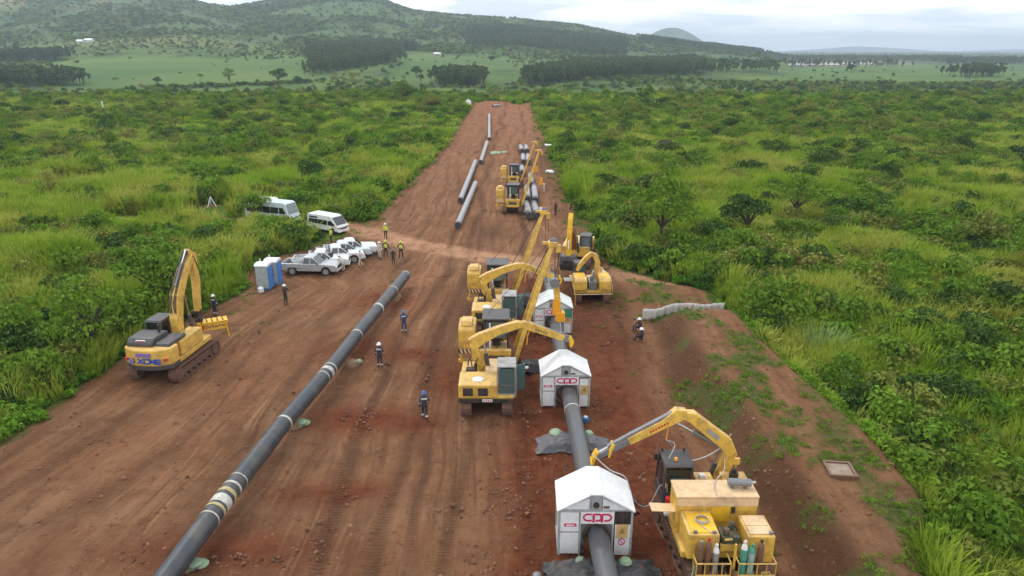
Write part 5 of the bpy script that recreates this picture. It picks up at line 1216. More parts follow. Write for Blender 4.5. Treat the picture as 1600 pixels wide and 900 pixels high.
    # dark rubber curtain round the pipe, with an opening
    for yy in (.01, L - .01):
        cu = MB(); ring = [(.50 * math.cos(R(a)), .95 + .50 * math.sin(R(a))) for a in range(200, -21, -20)]
        out = [(-.58, .2)] + [(-.58, 1.48), (.0, 1.49), (.66, 1.48)] + [(.66, .2)]
        poly = [(-.58, .2), (-.58, 1.48), (.66, 1.48), (.66, .2), (.47, .78)] + ring[::-1][1:-1] + [(-.47, .78)]
        poly = [(-.58, .2), (-.58, 1.48), (.66, 1.48), (.66, .2), (.50, .2)] + [(.05 + .50 * math.cos(R(a)), .95 + .50 * math.sin(R(a))) for a in range(-10, 191, 20)] + [(-.44, .2)]
        cu.prism(poly, -.02, .02, (0, yy, 0), (1, 0, 0), (0, 0, 1), (0, 1, 0)); cu.build('rubber_curtain', CURT, r)
        MB().tube([(.05 + .52 * math.cos(R(a)), yy - .05, .95 + .52 * math.sin(R(a))) for a in range(-30, 211, 20)], .055, 8).build('pipe_seal', BLK, r, smooth=True)
    for sx in (-.5, .6): MB().box((sx, -.06, .5), (.14, .06, .2)).build('latch_box', BLK, r)
    return r
shelter('nearest white welding shelter with black screen, hung from the near tractor boom', (3.4, 24.15, 0), R(-1), screen=True, L=1.8, sz=1.16)
shelter('second white welding shelter, midway between the near one and the green panelled one', (3.12, 37.0, 0), R(1), W=2.72)
shelter('farthest white welding shelter with a green panel on its front', (3.0, 48.3, 0), R(0), green=True, W=2.72)
for (x, y, z), lab in (((3.4, 26.9, 3.0), 'chain sling on the near shelter roof'),): pass
# sling ropes on the middle shelter roof
r = link('roof_sling', None, loc=(3.1, 38.6, 0)); tag(r, 'thin rope sling lying over the roof of the second shelter', 'sling')
MB().tube([(-1.2, -1.2, 2.2), (-.2, -.8, 2.72), (.3, -.5, 2.74), (1.1, .1, 2.32)], .02, 5).tube([(-.1, -1.5, 2.74), (.1, -.6, 2.76), (.2, .3, 2.76)], .02, 5).build('rope', MGR, r)

# ================================================================ pipes
def pipe_run(name, label, pts, rad, mat, bands=(), group=None, ends=True):
    """pts in world; object base under first point"""
    p0 = Vector(pts[0]); r = root(name, label, 'pipe', (p0.x, p0.y, 0), 0, group); o = Vector((p0.x, p0.y, 0))
    P = [Vector(p) - o for p in pts]; out = []
    for i in range(len(P) - 1):
        for k in range(6): out.append(P[i].lerp(P[i + 1], k / 6))
    out.append(P[-1]); mb = MB()
    n = 28; rings = []; inner = []
    for i, p in enumerate(out):
        d = (out[min(i + 1, len(out) - 1)] - out[max(i - 1, 0)]).normalized(); a = d.cross(Vector((0, 0, 1))).normalized(); b_ = a.cross(d)
        rings.append([p + (a * math.cos(6.28318 * k / n) + b_ * math.sin(6.28318 * k / n)) * rad for k in range(n)])
        inner.append([p + (a * math.cos(6.28318 * k / n) + b_ * math.sin(6.28318 * k / n)) * rad * .95 for k in range(n)])
    allr = rings + inner[::-1]; vs = [q for rr in allr for q in rr]; fs = []; m_ = len(allr)
    for k in range(m_):
        for i in range(n): fs.append((k * n + i, k * n + (i + 1) % n, ((k + 1) % m_) * n + (i + 1) % n, ((k + 1) % m_) * n + i))
    mb.add(vs, fs); body = mb.build('pipe_wall', mat, r, smooth=True)
    tot = [0]
    for i in range(len(out) - 1): tot.append(tot[-1] + (out[i + 1] - out[i]).length)
    def atd(s):
        s = max(0, min(s, tot[-1] - 1e-4)); i = max(j for j in range(len(out) - 1) if tot[j] <= s); return out[i].lerp(out[i + 1], (s - tot[i]) / (tot[i + 1] - tot[i]))
    for s, wd, th, bmname, bmat in bands: MB().tube([atd(s - wd / 2), atd(s + wd / 2)], rad + th, 28).build(bmname, bmat, r, smooth=True)
    return r, atd, tot[-1]
zc = 1.0
LP = [G(262, 900, zc), G(350, 780, zc), G(440, 665, zc), G(513, 580, zc), G(568, 510, zc), G(634, 430, zc)]
LP = [(LP[0][0] - .35, LP[0][1] - 6, zc)] + [(x, y, zc) for x, y in LP]
_, LA, LT = pipe_run('pipeline', 'long dark pipeline lying on supports across the open earth at left', LP, .45, PIPE, [])
def sat(px, py):
    """distance along the left pipeline nearest to a place"""
    gx, gy = G(px, py, zc); best = min(range(0, int(LT * 20)), key=lambda k: (Vector(LA(k / 20)).to_2d() + Vector((LP[0][0], LP[0][1])) - Vector((gx, gy))).length); return best / 20
pl = bpy.data.objects['pipeline']
def lband(px, py, wd, th, nm, mt): s = sat(px, py); MB().tube([LA(s - wd / 2), LA(s + wd / 2)], .45 + th, 28).build(nm, mt, pl, smooth=True)
for a in ((345, 789, .5, .012, 'joint_sleeve', TAPE), (338, 800, .16, .02, 'tape_band', TAPY), (352, 776, .22, .02, 'tape_band', TAPY), (360, 765, .12, .014, 'tape_band', TAPE), (328, 812, .08, .014, 'tape_band', TAPE), (369, 752, .06, .012, 'tape_band', TAPE), (443, 661, .14, .012, 'tape_band', TAPE), (508, 583, .34, .012, 'joint_sleeve', TAPE), (511, 577, .1, .02, 'tape_band', TAPE), (503, 590, .08, .015, 'tape_band', TAPE), (553, 524, .14, .012, 'tape_band', TAPE), (588, 483, .3, .014, 'joint_sleeve', TAPE), (613, 455, .12, .012, 'tape_band', TAPE), (633, 431, .1, .012, 'end_band', TAPE)): lband(*a)
_, RA, RT = pipe_run('pipeline', 'grey pipeline threaded through the row of white welding shelters', [(3.75, 17, .98), (3.56, 24, .98), (3.3, 38, .98), (3.15, 50, .98), (3.2, 62, .95)], .44, PIPE2, [(17.9, .08, .02, 'tape_band', TAPE), (24.5, .1, .02, 'tape_band', TAPE), (36.5, .3, .02, 'joint_sleeve', TAPE), (44.2, .12, .02, 'tape_band', TAPE)])
# supports under the left pipe: pale green bags, some earth filled
for i, (px_, py_, lab) in enumerate(((309, 878, 'pale green bag support under the left pipeline at the bottom of the picture'), (474, 658, 'pale green bag support under the middle of the left pipeline'), (561, 562, 'small pale bag support under the upper half of the left pipeline'), (624, 461, 'small pale bag support near the far end of the left pipeline'))):
    gx, gy = G(px_, py_, .3); r = root('support_bags', lab, 'sandbags', (gx, gy, 0), R(20 * i)); s_ = (.85, .85, .6, .5)[i]
    for k, (dx, dy, dz) in enumerate(((-.35, 0, .1), (.1, .12, .12), (-.1, -.05, .32))):
        MB().lathe((dx * s_, dy * s_, dz * s_), [(.05, -.1), (.3 * s_, -.06), (.36 * s_, .02), (.28 * s_, .12), (.08, .16)], 9).build('bag', BAG, r, smooth=True)
    MB().box((-.6, 0, .2), (.7, .7, .4)).build('timber_block', WOOD, r, bevel=.05)
# draped sheets and berms under the right pipe
def drape(name, label, cat, loc, w, d, h, mat, seed, amp=.16, rz=0.0, fall=1.0):
    rg = np.random.default_rng(seed); nx, ny = 46, 34; u = np.linspace(-1, 1, nx); v = np.linspace(-1, 1, ny); Uu, Vv = np.meshgrid(u, v)
    wob = (fbm(Uu * 2 + seed, Vv * 2, seed, 3) - .5) * .5; xx = Uu * w / 2 * (1 + wob * .35); yy = Vv * d / 2 * (1 + wob * .5)
    e_ = np.maximum(np.abs(Uu) * (1 + wob * .3), np.abs(Vv) * (.96 + wob * .5)); z = h * (1 - sm(e_, .62 - .12 * fall, 1.0)) + .05
    z = z + (fbm(Uu * 5 + 3 + seed, Vv * 4, seed + 5, 4, .6) - .5) * amp * 1.6 + (np.abs(fbm(Uu * 3.2 + seed, Vv * 6, seed + 9, 3) - .5)) * amp * 1.6
    z = np.maximum(z, .03 + .03 * fbm(Uu * 8, Vv * 8, 3))
    me = grid_mesh(name, np.stack([xx, yy, z], -1).reshape(-1, 3), ny, nx); me.materials.append(mat); o = link(name, me, None, loc); o.rotation_euler = (0, 0, rz); tag(o, label, cat)
    sol = o.modifiers.new('solid', 'SOLIDIFY'); sol.thickness = .02; return o
drape('dark_tarp', 'dark crumpled tarpaulin spread under the pipe in front of the nearest shelter', 'tarpaulin', (3.65, 22.75, 0), 4.7, 2.1, .5, TARP, 3, .34)
drape('grey_tarp', 'grey sheet draped over the soil support between the two nearest shelters', 'tarpaulin', (3.2, 32.7, 0), 3.9, 1.6, .52, TARP2, 7, .2)
drape('dark_tarp', 'dark bundled sheet on the ground left of the second shelter', 'tarpaulin', (1.3, 42.2, 0), 2.3, 1.3, .55, TARP, 11, .16)
drape('dark_tarp', 'dark sheet on the earth left of the farthest shelter', 'tarpaulin', (.8, 55.0, 0), 2.6, 1.6, .7, TARP, 13, .16)
for x, y, z, s_, lab in ((2.35, 33.25, .55, .32, 'pale green bag on the grey sheet left of the pipe'), (4.1, 33.2, .52, .22, 'small yellow green bag on the grey sheet right of the pipe'), (4.55, 23.2, .55, .24, 'dark green bag on the dark tarpaulin right of the pipe'), (2.75, 23.3, .5, .2, 'small green bag on the dark tarpaulin left of the pipe')):
    r = root('sandbag', lab, 'sandbag', (x, y, z), R(x * 40)); MB().lathe((0, 0, 0), [(.04, -.06), (s_, -.03), (s_ * 1.15, .04), (s_ * .8, .14), (.05, .17)], 10).build('bag', BAG, r, smooth=True)
r = root('blue_drum', 'small blue and white drum on the soil right of the pipe', 'drum', (4.15, 35.3, 0)); MB().lathe((0, 0, 0), [(.22, 0), (.24, .1), (.24, .3), (.2, .36)], 14).build('body', paint('drum_blue', (.03, .13, .3), .5, .2), r, smooth=True); MB().lathe((0, 0, .36), [(.12, 0), (.1, .05)], 12).build('lid', WHT, r)
r = root('rubble_bag', 'small grey stone lump at the left foot of the dark tarpaulin', 'stone', (1.0, 22.9, 0)); MB().lathe((0, 0, 0), [(.12, 0), (.22, .08), (.18, .22), (.06, .28)], 7).build('lump', MGR, r)

# far strung pipes: left line (pale) with dark end ring
for i, (p, q, z, lab) in enumerate((((715, 352), (743, 286), .55, 'nearest pale pipe of the far left line, ending closest to the viewer'), ((719, 313), (743, 252), .55, 'pale pipe second from the viewer in the far left line'), ((751, 253), (761, 222), .5, 'short pale pipe in the middle of the far left line'), ((764.5, 217), (764.5, 179), .5, 'upright looking pale pipe farthest up the left line'))):
    a = G(*p, z); b_ = G(*q, z); pr_, at_, L_ = pipe_run('pipe_section', lab, [(*a, z), (*b_, z)], .36, PIPEF, [(.35, .7, .012, 'dark_end', PIPE)], 'pale pipes strung along the far strip')
    for k in (.15, .45, .75):
        w = at_(L_ * k); MB().box((w.x, w.y, .06), (1.5, .25, .12)).build('timber_skid', WOOD, pr_)
stk = [((827, 337), (822, 318)), ((840, 336), (834, 318)), ((837, 313), (834, 291)), ((824.5, 311), (823, 291)), ((830.5, 289), (828.5, 273)), ((817, 270), (815, 260)), ((818, 253), (817, 242)), ((825.5, 253), (824.5, 242)), ((816, 236), (813, 228)), ((823.5, 236), (821.5, 228))]
slab_ = ['end pipe left of the nearest pair beside the near far sideboom', 'end pipe right of the nearest pair beside the near far sideboom', 'right pipe of the second pair beyond the sidebooms', 'left pipe of the second pair hidden by the boom', 'single pipe beyond the second pair', 'single pipe in front of the four short pairs', 'left pipe of the nearer short pair', 'right pipe of the nearer short pair', 'left pipe of the farthest short pair', 'right pipe of the farthest short pair']
for (p, q), lab in zip(stk, slab_):
    z = .7; a = G(*p, z); b_ = G(*q, z); L_ = math.hypot(a[0] - b_[0], a[1] - b_[1])
    pr_, at_, LL = pipe_run('pipe_section', lab, [(*a, z), (*b_, z)], .42, PIPEF, [(.7, 1.4, .012, 'dark_end', PIPE), (L_ - .6, 1.2, .012, 'dark_end', PIPE)], 'dark ended pipes stacked beside the far sidebooms')
    for k in (.2, .8):
        w = at_(LL * k); MB().box((w.x, w.y, .1), (1.3, .25, .2)).build('timber_skid', WOOD, pr_)
a = G(770, 166, .4); pipe_run('pipe_section', 'pale bent pipe piece lying at the very end of the strip', [(a[0], a[1], .45), (a[0] + 1.2, a[1] + 4, .45), (a[0] + 2.8, a[1] + 3.5, .45)], .4, PIPEF, [])
# ================================================================ second welding tractor, beyond the trench
def second_tractor():
    r = root('welding_tractor', 'yellow welding tractor with two rounded rear cabinets, low arched boom and pale rear bar', 'welding tractor', (6.6, 57.1, 0), R(2)); r.scale = (.9, .95, .93)
    tracks(r, 2.6, 4.6, .95, .6)
    MB().box((0, 0, 1.15), (3.3, 4.4, .3)).build('deck', YEL, r, bevel=.04)
    for sx in (-1, 1):
        c = MB().prism([(-1.1, 0), (1.1, 0), (1.1, .85), (.8, 1.12), (-.8, 1.12), (-1.1, .85)], -.56, .56, (sx * 1.12, -1.35, 1.3)).build('rear_cabinet', YEL, r, bevel=.12)
        MB().box((sx * 1.12, -1.35, 2.44), (.7, 1.2, .04)).build('cabinet_lid', YEL2, c, bevel=.01)
    MB().box((0, -1.5, 1.7), (.75, 1.5, .7)).cyl((-.1, -1.9, 2.0), (-.1, -1.9, 2.5), .15).cyl((.15, -1.3, 2.0), (.15, -1.3, 2.7), .1).box((0, -2.2, 1.7), (.5, .2, .7)).build('compressor', MGR, r, bevel=.03)
    hose(r, bez((-.1, -1.9, 2.5), (.3, -1.1, 2.5), -.4), .04, None, LGR)
    MB().tube([(-1.75, -2.5, 1.0), (1.75, -2.5, 1.0)], .05, 6).tube([(-1.75, -2.5, 1.0), (-1.75, -2.5, 1.8)], .03, 6).tube([(1.75, -2.5, 1.0), (1.75, -2.5, 1.8)], .03, 6).build('rear_bar', CREAM, r)
    cab(r, (-.85, .9, 1.3), (1.05, 1.5, 1.75), None, DGR, GLT)
    MB().box((-1.9, .2, 1.5), (1.0, 1.0, .1)).build('side_step', LGR, r, bevel=.01)
    MB().box((1.1, .8, 1.7), (1.0, 1.6, .7)).cyl((1.2, .6, 2.0), (1.2, .6, 2.5), .14).build('side_housing', CREAM, r, bevel=.06)
    bo = MB().beam([(0, 1.3), (.15, 2.3), (.2, 3.1), (-.1, 3.8), (-.45, 3.95), (-.85, 3.65), (-1.55, 2.85), (-1.75, 2.4)], [.4, .45, .48, .45, .4, .4, .35, .25], .4, (.55, .2, 0), (1, .1, 0)).build('boom', YEL, r, bevel=.03)
    MB().tube([(.8, .1, 1.6), (.72, .1, 3.8)], .09, 8).build('hydraulic_ram', LGR, r)
    MB().box((-1.2, .3, 2.3), (.25, .25, .5)).build('arm_tip', MGR, bo)
    MB().tube([(-1.65, -2.5, 1.2), (-1.66, -2.7, .05)], .03, 6).build('hanging_strap', ORAN, r)
    MB().lathe((1.7, 1.5, 1.6), [(.0, 0), (.12, .05), (.14, .2), (.0, .3)], 10).build('white_lamp', WHT, r)
second_tractor()
def digger():
    r = root('excavator', 'yellow excavator facing the viewer, stick raised upright over its dark bucket behind the second welding tractor', 'excavator', (6.5, 66.9, 0), R(180 - 13))
    r['label'] = 'yellow excavator with upright stick and dark bucket behind the yellow tractor on the right'
    tracks(r, 2.4, 4.4, .95, .6)
    MB().prism([(-2.4, 1.1), (1.7, 1.1), (1.7, 2.1), (-.4, 2.2), (-2.4, 2.2), (-2.7, 1.7)], -1.35, 1.35).build('upper_body', YEL, r, bevel=.08)
    cab(r, (-.85, .75, 1.2), (1.0, 1.7, 1.9), None, DGR)
    O = (.15, 0, 0)
    MB().beam([(1.3, 1.7), (2.2, 3.3), (3.2, 4.1), (4.6, 4.5)], [.6, .8, .7, .45], .5, O).build('boom', paint('boom_underside_shade', (.30, .13, .04), .5, .4), r, bevel=.04)  # shade on the boom's underside painted as brown over the whole boom
    MB().beam([(4.3, 5.9), (4.6, 5.4), (5.0, 4.2), (5.3, 2.2)], [.5, .7, .55, .36], .42, O).build('stick', YEL2, r, bevel=.04)
    ram(r, (.15, 2.6, 4.4), (.15, 4.4, 5.7), .11); ram(r, (-.25, 1.7, 1.6), (-.25, 2.7, 3.4), .11); ram(r, (.15, 4.8, 4.9), (.15, 5.6, 2.9), .09)
    b = MB().prism([(4.6, 2.2), (5.75, 2.25), (5.95, 1.5), (5.7, .95), (5.1, .7), (4.5, 1.0), (4.7, 1.5)], -.72, .72, O).build('bucket', DGR, r, bevel=.05)
    for k in range(5): MB().box((.15 - .6 + k * .3, 4.5, .92), (.1, .3, .1)).build('bucket_tooth', MGR, b)
    MB().box((.15, 5.97, 1.75), (.8, .06, .3)).build('bucket_slot', BLK, b)
digger()

# ================================================================ road vehicles
def wheel(par, x, y, r=.38, w=.24):
    s = 1 if x > 0 else -1
    t = MB().lathe((0, 0, 0), [(r * .62, -w / 2), (r * .93, -w / 2), (r, -w / 3), (r, w / 3), (r * .93, w / 2), (r * .62, w / 2)], 22)
    T = Matrix.Translation((x, y, r)) @ Matrix.Rotation(R(90), 4, 'Y'); t.v = [T @ q for q in t.v]; o = t.build('tyre', RUB, par, smooth=True)
    m_ = MB().lathe((0, 0, 0), [(r * .66, -w * .35), (r * .66, w * .53), (r * .5, w * .56), (r * .2, w * .51), (.03, w * .58)], 18)
    T2 = Matrix.Translation((x, y, r)) @ Matrix.Rotation(R(90 * s), 4, 'Y'); m_.v = [T2 @ q for q in m_.v]; m_.build('rim', LGR, o, smooth=True); return o
def arch(yc, r, zc): return [(yc - r * math.cos(R(a)), zc + r * math.sin(R(a))) for a in range(0, 181, 20)]
def wpz(z0, z1, k):
    def f(q):
        t = max(0, min(1, (q.z - z0) / (z1 - z0))); return Vector((q.x * (1 - k * t), q.y, q.z))
    return f
def pickup(label, loc, rz, col, cargo=None):
    r = root('pickup', label, 'pickup', loc, rz, 'pickups parked side by side'); W = 1.86; h = W / 2
    body = [(-2.62, .5)] + arch(-1.6, .45, .42) + arch(1.6, .45, .42) + [(2.5, .42), (2.66, .55), (2.66, .82), (2.55, .98), (2.3, 1.05), (.98, 1.14), (-.62, 1.12), (-.62, .78), (-2.62, .78)]
    b = MB().prism(body, -h, h).build('body', col, r, bevel=.045, smooth=True)
    for sx in (-1, 1):
        MB().prism([(-2.64, .75), (-.6, .75), (-.6, 1.14), (-2.64, 1.14)], sx * h - .07, sx * h + .003, (0, 0, 0)).build('bed_side', col, b, bevel=.02)
    MB().box((0, -2.62, .95), (W - .1, .07, .38)).build('tailgate', col, b, bevel=.02); MB().box((0, -1.6, .80), (W - .2, 1.95, .02)).build('bed_floor', DGR, b)
    cb = MB().prism([(-.62, 1.08), (1.12, 1.08), (.42, 1.68), (.2, 1.76), (-.42, 1.77), (-.6, 1.6)], -h + .02, h - .02).build('cabin', col, r, bevel=.05, smooth=True, warp=wpz(1.1, 1.8, .2))
    wp = wpz(1.1, 1.8, .2)
    for sx in (-1, 1):
        for q in ([(-.5, 1.16), (.12, 1.16), (.12, 1.64), (-.38, 1.66)], [(.2, 1.16), (.98, 1.16), (.45, 1.6), (.2, 1.64)]): MB().prism(q, sx * (h - .02) - .012, sx * (h - .02) + .012).build('side_window', GLS, cb, warp=wp)
        MB().box((sx * (h + .06), .85, 1.2), (.16, .1, .14)).build('mirror', BLK, r, bevel=.02)
        MB().box((sx * .72, 2.6, .84), (.34, .12, .17)).build('headlight', CHR, b, bevel=.03); MB().box((sx * .86, -2.63, .92), (.12, .06, .3)).build('tail_light', REDP, b)
        for y in (-1.6, 1.6): wheel(r, sx * .82, y)
        MB().box((sx * (h + .012), .24, .9), (.02, .16, .03)).build('door_handle', BLK, b)
    MB().beam([(1.14, 1.1), (.44, 1.68)], [.02, .02], 1.5).build('windscreen', GLS, cb, warp=wpz(1.1, 1.8, .14))
    MB().beam([(-.63, 1.2), (-.6, 1.6)], [.02, .02], 1.4).build('rear_window', GLS, cb, warp=wpz(1.1, 1.8, .16))
    MB().box((0, 2.67, .78), (.9, .04, .26)).build('grille', BLK, b); MB().box((0, 2.66, .5), (W - .1, .14, .2)).build('front_bumper', col, b, bevel=.04); MB().box((0, 2.74, .5), (.44, .01, .1)).build('number_plate', WHT, b)
    MB().box((0, -2.7, .55), (W - .2, .12, .14)).build('rear_bumper', DGR, b, bevel=.02)
    if cargo: MB().tube([(-.7, -.7, 1.1), (-.7, -.7, 1.72), (.7, -.7, 1.72), (.7, -.7, 1.1)], .04, 8).tube([(-.8, -2.4, 1.14), (-.7, -.8, 1.7)], .03, 6).build('roll_bar', BLK, r)
    return r
cars = [((487, 412), 88, SIL, 'silver double cab pickup nearest to the portable toilets', None), ((502, 404), 76, WHT, 'white pickup second from the silver one', 1), ((526, 396), 68, WHT, 'white pickup in the middle of the parked row', 1),
        ((537, 390), 65, PBL, 'pale blue white pickup partly hidden behind the middle white one', None), ((548, 386), 66, WHT, 'white pickup at the far end of the parked row, roof in plain view', None)]
for (px_, py_), hd, cm, lab, cg in cars:
    gx, gy = G(px_, py_, .9); pickup(lab, (gx, gy, 0), R(-hd - 6), cm, cg)
def van(name, label, cat, loc, rz, col, L=4.9, W=1.8, Hh=2.05, bus=False):
    r = root(name, label, cat, loc, rz); h = W / 2; a = L / 2; wf, wr = a - .95, -a + 1.0; rw = .36 if not bus else .42
    prof = [(-a, .4)] + arch(wr, .42 if not bus else .48, .38) + arch(wf, .42 if not bus else .48, .38) + [(a - .1, .35), (a, .5), (a - .04, .95), (a - .25, 1.1 if not bus else 1.2), (a - (.95 if not bus else .6), Hh - .15), (a - (1.3 if not bus else .9), Hh), (-a + .2, Hh), (-a, Hh - .2)]
    wp = wpz(1.0, Hh, .14 if not bus else .08)
    b = MB().prism(prof, -h, h).build('body', col, r, bevel=.07, smooth=True, warp=wp)
    z0, z1 = (1.05, 1.55) if not bus else (1.25, 2.0)
    for sx in (-1, 1):
        MB().prism([(a - 1.55, z0), (a - .5, z0), (a - 1.0, z1), (a - 1.55, z1)], sx * h - .012, sx * h + .012).build('side_window', GLS, b, warp=wp)
        n = 2 if not bus else 4; x0, x1 = -a + .25, a - 1.65
        for k in range(n):
            p, q = x0 + (x1 - x0) * k / n + .03, x0 + (x1 - x0) * (k + 1) / n - .03
            MB().prism([(p, z0), (q, z0), (q, z1), (p, z1)], sx * h - .012, sx * h + .012).build('side_window', GLS, b, warp=wp)
        if not bus: MB().prism([(-a + .35, z1 + .1), (-a + 1.7, z1 + .1), (-a + 1.7, z1 + .28), (-a + .35, z1 + .28)], sx * h - .012, sx * h + .014).build('roof_window', GLS, b, warp=wp)
        for y in (wr, wf): wheel(r, sx * (h - .1), y, rw)
        MB().box((sx * (h + .08), a - .55, 1.25), (.16, .08, .24)).build('mirror', BLK if not bus else WHT, r, bevel=.02)
        MB().box((sx * (h - .28), a + .0, .85), (.36, .08, .2)).build('headlight', CHR, b, bevel=.03); MB().box((sx * (h - .12), -a, .95), (.12, .05, .5)).build('tail_light', REDP, b)
    p0, p1 = ((a - .24, 1.12), (a - .94, Hh - .18)) if not bus else ((a - .24, 1.25), (a - .6, Hh - .2))
    MB().beam([p0, p1], [.03, .03], W * .84).build('windscreen', glass_mat('pale_windscreen', (.10, .14, .15), .1) if bus else GLS, b)
    MB().box((0, a + .0, .72), (.9, .05, .16)).build('grille', BLK, b); MB().box((0, a + .02, .42), (W - .08, .12, .2)).build('front_bumper', col, b, bevel=.04); MB().box((0, a + .09, .45), (.4, .01, .1)).build('number_plate', OCH, b)
    return r
van('minivan', 'white minivan with dark side windows on the earth track', 'van', (-21.3, 79.6, 0), R(-122), WHT, 4.9, 1.85, 2.1)
van('minibus', 'pale minibus with large pale windscreen partly behind a small tree', 'minibus', (-29.4, 84.9, 0), R(-112), PBL, 6.8, 2.05, 2.6, True)
van('minivan', 'white vehicle almost hidden behind the small tree and the minibus', 'van', (-31.6, 88.9, 0), R(-100), WHT, 4.9, 1.8, 2.1)

# ================================================================ portable toilets
def toilet(label, loc, rz):
    r = root('portable_toilet', label, 'portable toilet', loc, rz, 'portable toilets')
    MB().box((0, 0, .1), (1.15, 1.15, .16)).build('skid_base', TBL, r, bevel=.02)
    w = MB().box((0, 0, 1.15), (1.1, 1.1, 1.95)).build('walls', TGR, r, bevel=.03)
    for k in range(7):
        for s_ in (-1, 1): MB().box((0, s_ * .555, .4 + k * .25), (.98, .03, .05)).build('wall_rib', TGR, w); MB().box((-.555, 0, .4 + k * .25), (.03, .98, .05)).build('wall_rib', TGR, w)
    d = MB().box((.565, 0, 1.12), (.05, .84, 1.8)).build('door', TBL, r, bevel=.01); MB().box((.6, .3, 1.1), (.03, .1, .12)).build('handle', BLK, d)
    for sy in (-.5, .5): MB().box((.56, sy, 1.15), (.05, .1, 1.95)).build('corner_post', TBL, r)
    rf = MB().prism([(-.62, 2.1), (.62, 2.1), (.58, 2.22), (.3, 2.36), (-.3, 2.36), (-.58, 2.22)], -.62, .62).build('roof', WHT, r, bevel=.05)
    MB().cyl((-.4, .4, .3), (-.4, .4, 2.55), .05, n=8).build('vent_pipe', WHT, rf)
    return r
gx, gy = G(413, 452); toilet('grey portable toilet with blue door, the one nearer the viewer', (gx, gy + .4, 0), R(-4))
toilet('grey portable toilet with blue door, standing behind the first one', (gx + .38, gy + 1.7, 0), R(-4))
r = root('water_container', 'white round container at the foot of the nearer portable toilet', 'container', (*G(408, 457), 0)); MB().lathe((0, 0, 0), [(.2, 0), (.25, .06), (.25, .4), (.12, .5), (.06, .56)], 14).build('body', WHT, r, smooth=True)

# ================================================================ net, slab, litter, far things
def net_fence():
    p, q = G(1003, 501), G(1131, 491); r = root('net_fence', 'whitish net fence sagging across the end of the berm', 'fence', (p[0], p[1], 0)); L_ = q[0] - p[0]; n = 40; rg = np.random.default_rng(4); vs = []; fs = []
    for j in range(n + 1):
        t = j / n; x = L_ * t; y = (q[1] - p[1]) * t + .12 * math.sin(j * 1.9) + .1 * rg.normal() * .6; z = Hs(p[0] + x, p[1] + y); hh = 1.05 + .03 * math.sin(t * 23) - .12 * abs(math.sin(t * 6.3))
        for k in range(5): vs.append((x, y + .025 * math.sin(j * 2.3 + k) - .05 * k, z - .03 + hh * k / 4))
    for j in range(n):
        for k in range(4): fs.append((j * 5 + k, j * 5 + 5 + k, j * 5 + 6 + k, j * 5 + 1 + k))
    m_ = MB(); m_.add(vs, fs); o = m_.build('net', NET, r, smooth=True); s_ = o.modifiers.new('solid', 'SOLIDIFY'); s_.thickness = .015
    for t in (0, .2, .4, .6, .8, 1):
        x = L_ * t; y = (q[1] - p[1]) * t + .14; z = Hs(p[0] + x, p[1] + y); MB().box((x, y, z + .4), (.06, .06, .95)).build('stake', WOOD, r)
net_fence()
sx_, sy_ = G(1310, 747, 1.35); sz_ = Hs(sx_, sy_)
r = root('sunken_slab', 'pale slab in a dark timber frame let into the top of the berm', 'slab', (sx_, sy_, sz_), R(-6)); MB().box((0, 0, -.02), (1.0, 1.0, .12)).build('slab', CONC, r, bevel=.01)
for a_, b_, c_, d_ in ((0, .56, 1.24, .12), (0, -.56, 1.24, .12), (.56, 0, .12, 1.0), (-.56, 0, .12, 1.0)): MB().box((a_, b_, .0), (c_, d_, .22)).build('frame_board', BRC, r, bevel=.01)
def litter(px_, py_, s_, lab, mat, name='white_bag', cat='bag'):
    gx, gy = G(px_, py_); r = root(name, lab, cat, (gx, gy, Hs(gx, gy)), px_); rg = random.Random(px_)
    q = MB()
    for k in range(3): q.lathe((rg.uniform(-.4, .4) * s_, rg.uniform(-.4, .4) * s_, 0), [(.1 * s_, 0), (.5 * s_, .06 * s_), (.42 * s_, .3 * s_), (.15 * s_, .42 * s_)], 8)
    q.build('bundle', mat, r, smooth=True)
gx, gy = G(732, 167); r = root('water_tank', 'white upright tank at the left corner of the far strip end', 'tank', (gx, gy, Hs(gx, gy))); MB().lathe((0, 0, 0), [(.9, 0), (1.0, .2), (1.0, 1.9), (.8, 2.3), (.3, 2.6)], 16).build('body', WHT, r, smooth=True); MB().lathe((0, 0, 2.6), [(.32, 0), (.3, .3), (.1, .4)], 10).build('lid', MGR, r)
for a_ in ((857, 231, 1.3, 'white bundle by the dark earth, farthest of the four at the right edge', NET), (869, 249, .9, 'white bundle just below the farthest one at the right edge', NET), (858, 270, 1.1, 'white bundle on the edge of the grass left of the sidebooms reach', WHT), (845, 328, .7, 'white sack beside the nearest pair of stacked pipes', WHT), (822, 332, .9, 'white sack between the near far sideboom and the stacked pipes', WHT)): litter(*a_)
for px_, py_, s_, lab in ((774, 239, 1.6, 'pale green sheet lying flat in the middle of the far strip'), (788, 238, .9, 'small pale green sheet beside the larger one on the far strip')):
    gx, gy = G(px_, py_); drape('green_sheet', lab, 'sheet', (gx, gy, 0), s_ * 1.3, s_ * 2.2, .15, BAG, int(px_), .1)
r = root('marker_tripod', 'small white tripod marker on the bare spot left of the minibus', 'tripod', (*G(331, 325), 0)); 
for k in range(3): MB().tube([(0, 0, 1.5), (.7 * math.cos(k * 2.1), .7 * math.sin(k * 2.1), 0)], .07, 6).build('leg', WHT, r)
gx, gy = G(163, 181); r = root('marker_post', 'thin pale post in the scrub at far left', 'post', (gx, gy, 0)); MB().box((0, 0, 2.2), (.3, .3, 4.4)).build('post', NET, r); MB().box((0, 0, 4.5), (.4, .4, .2)).build('cap', WHT, r)
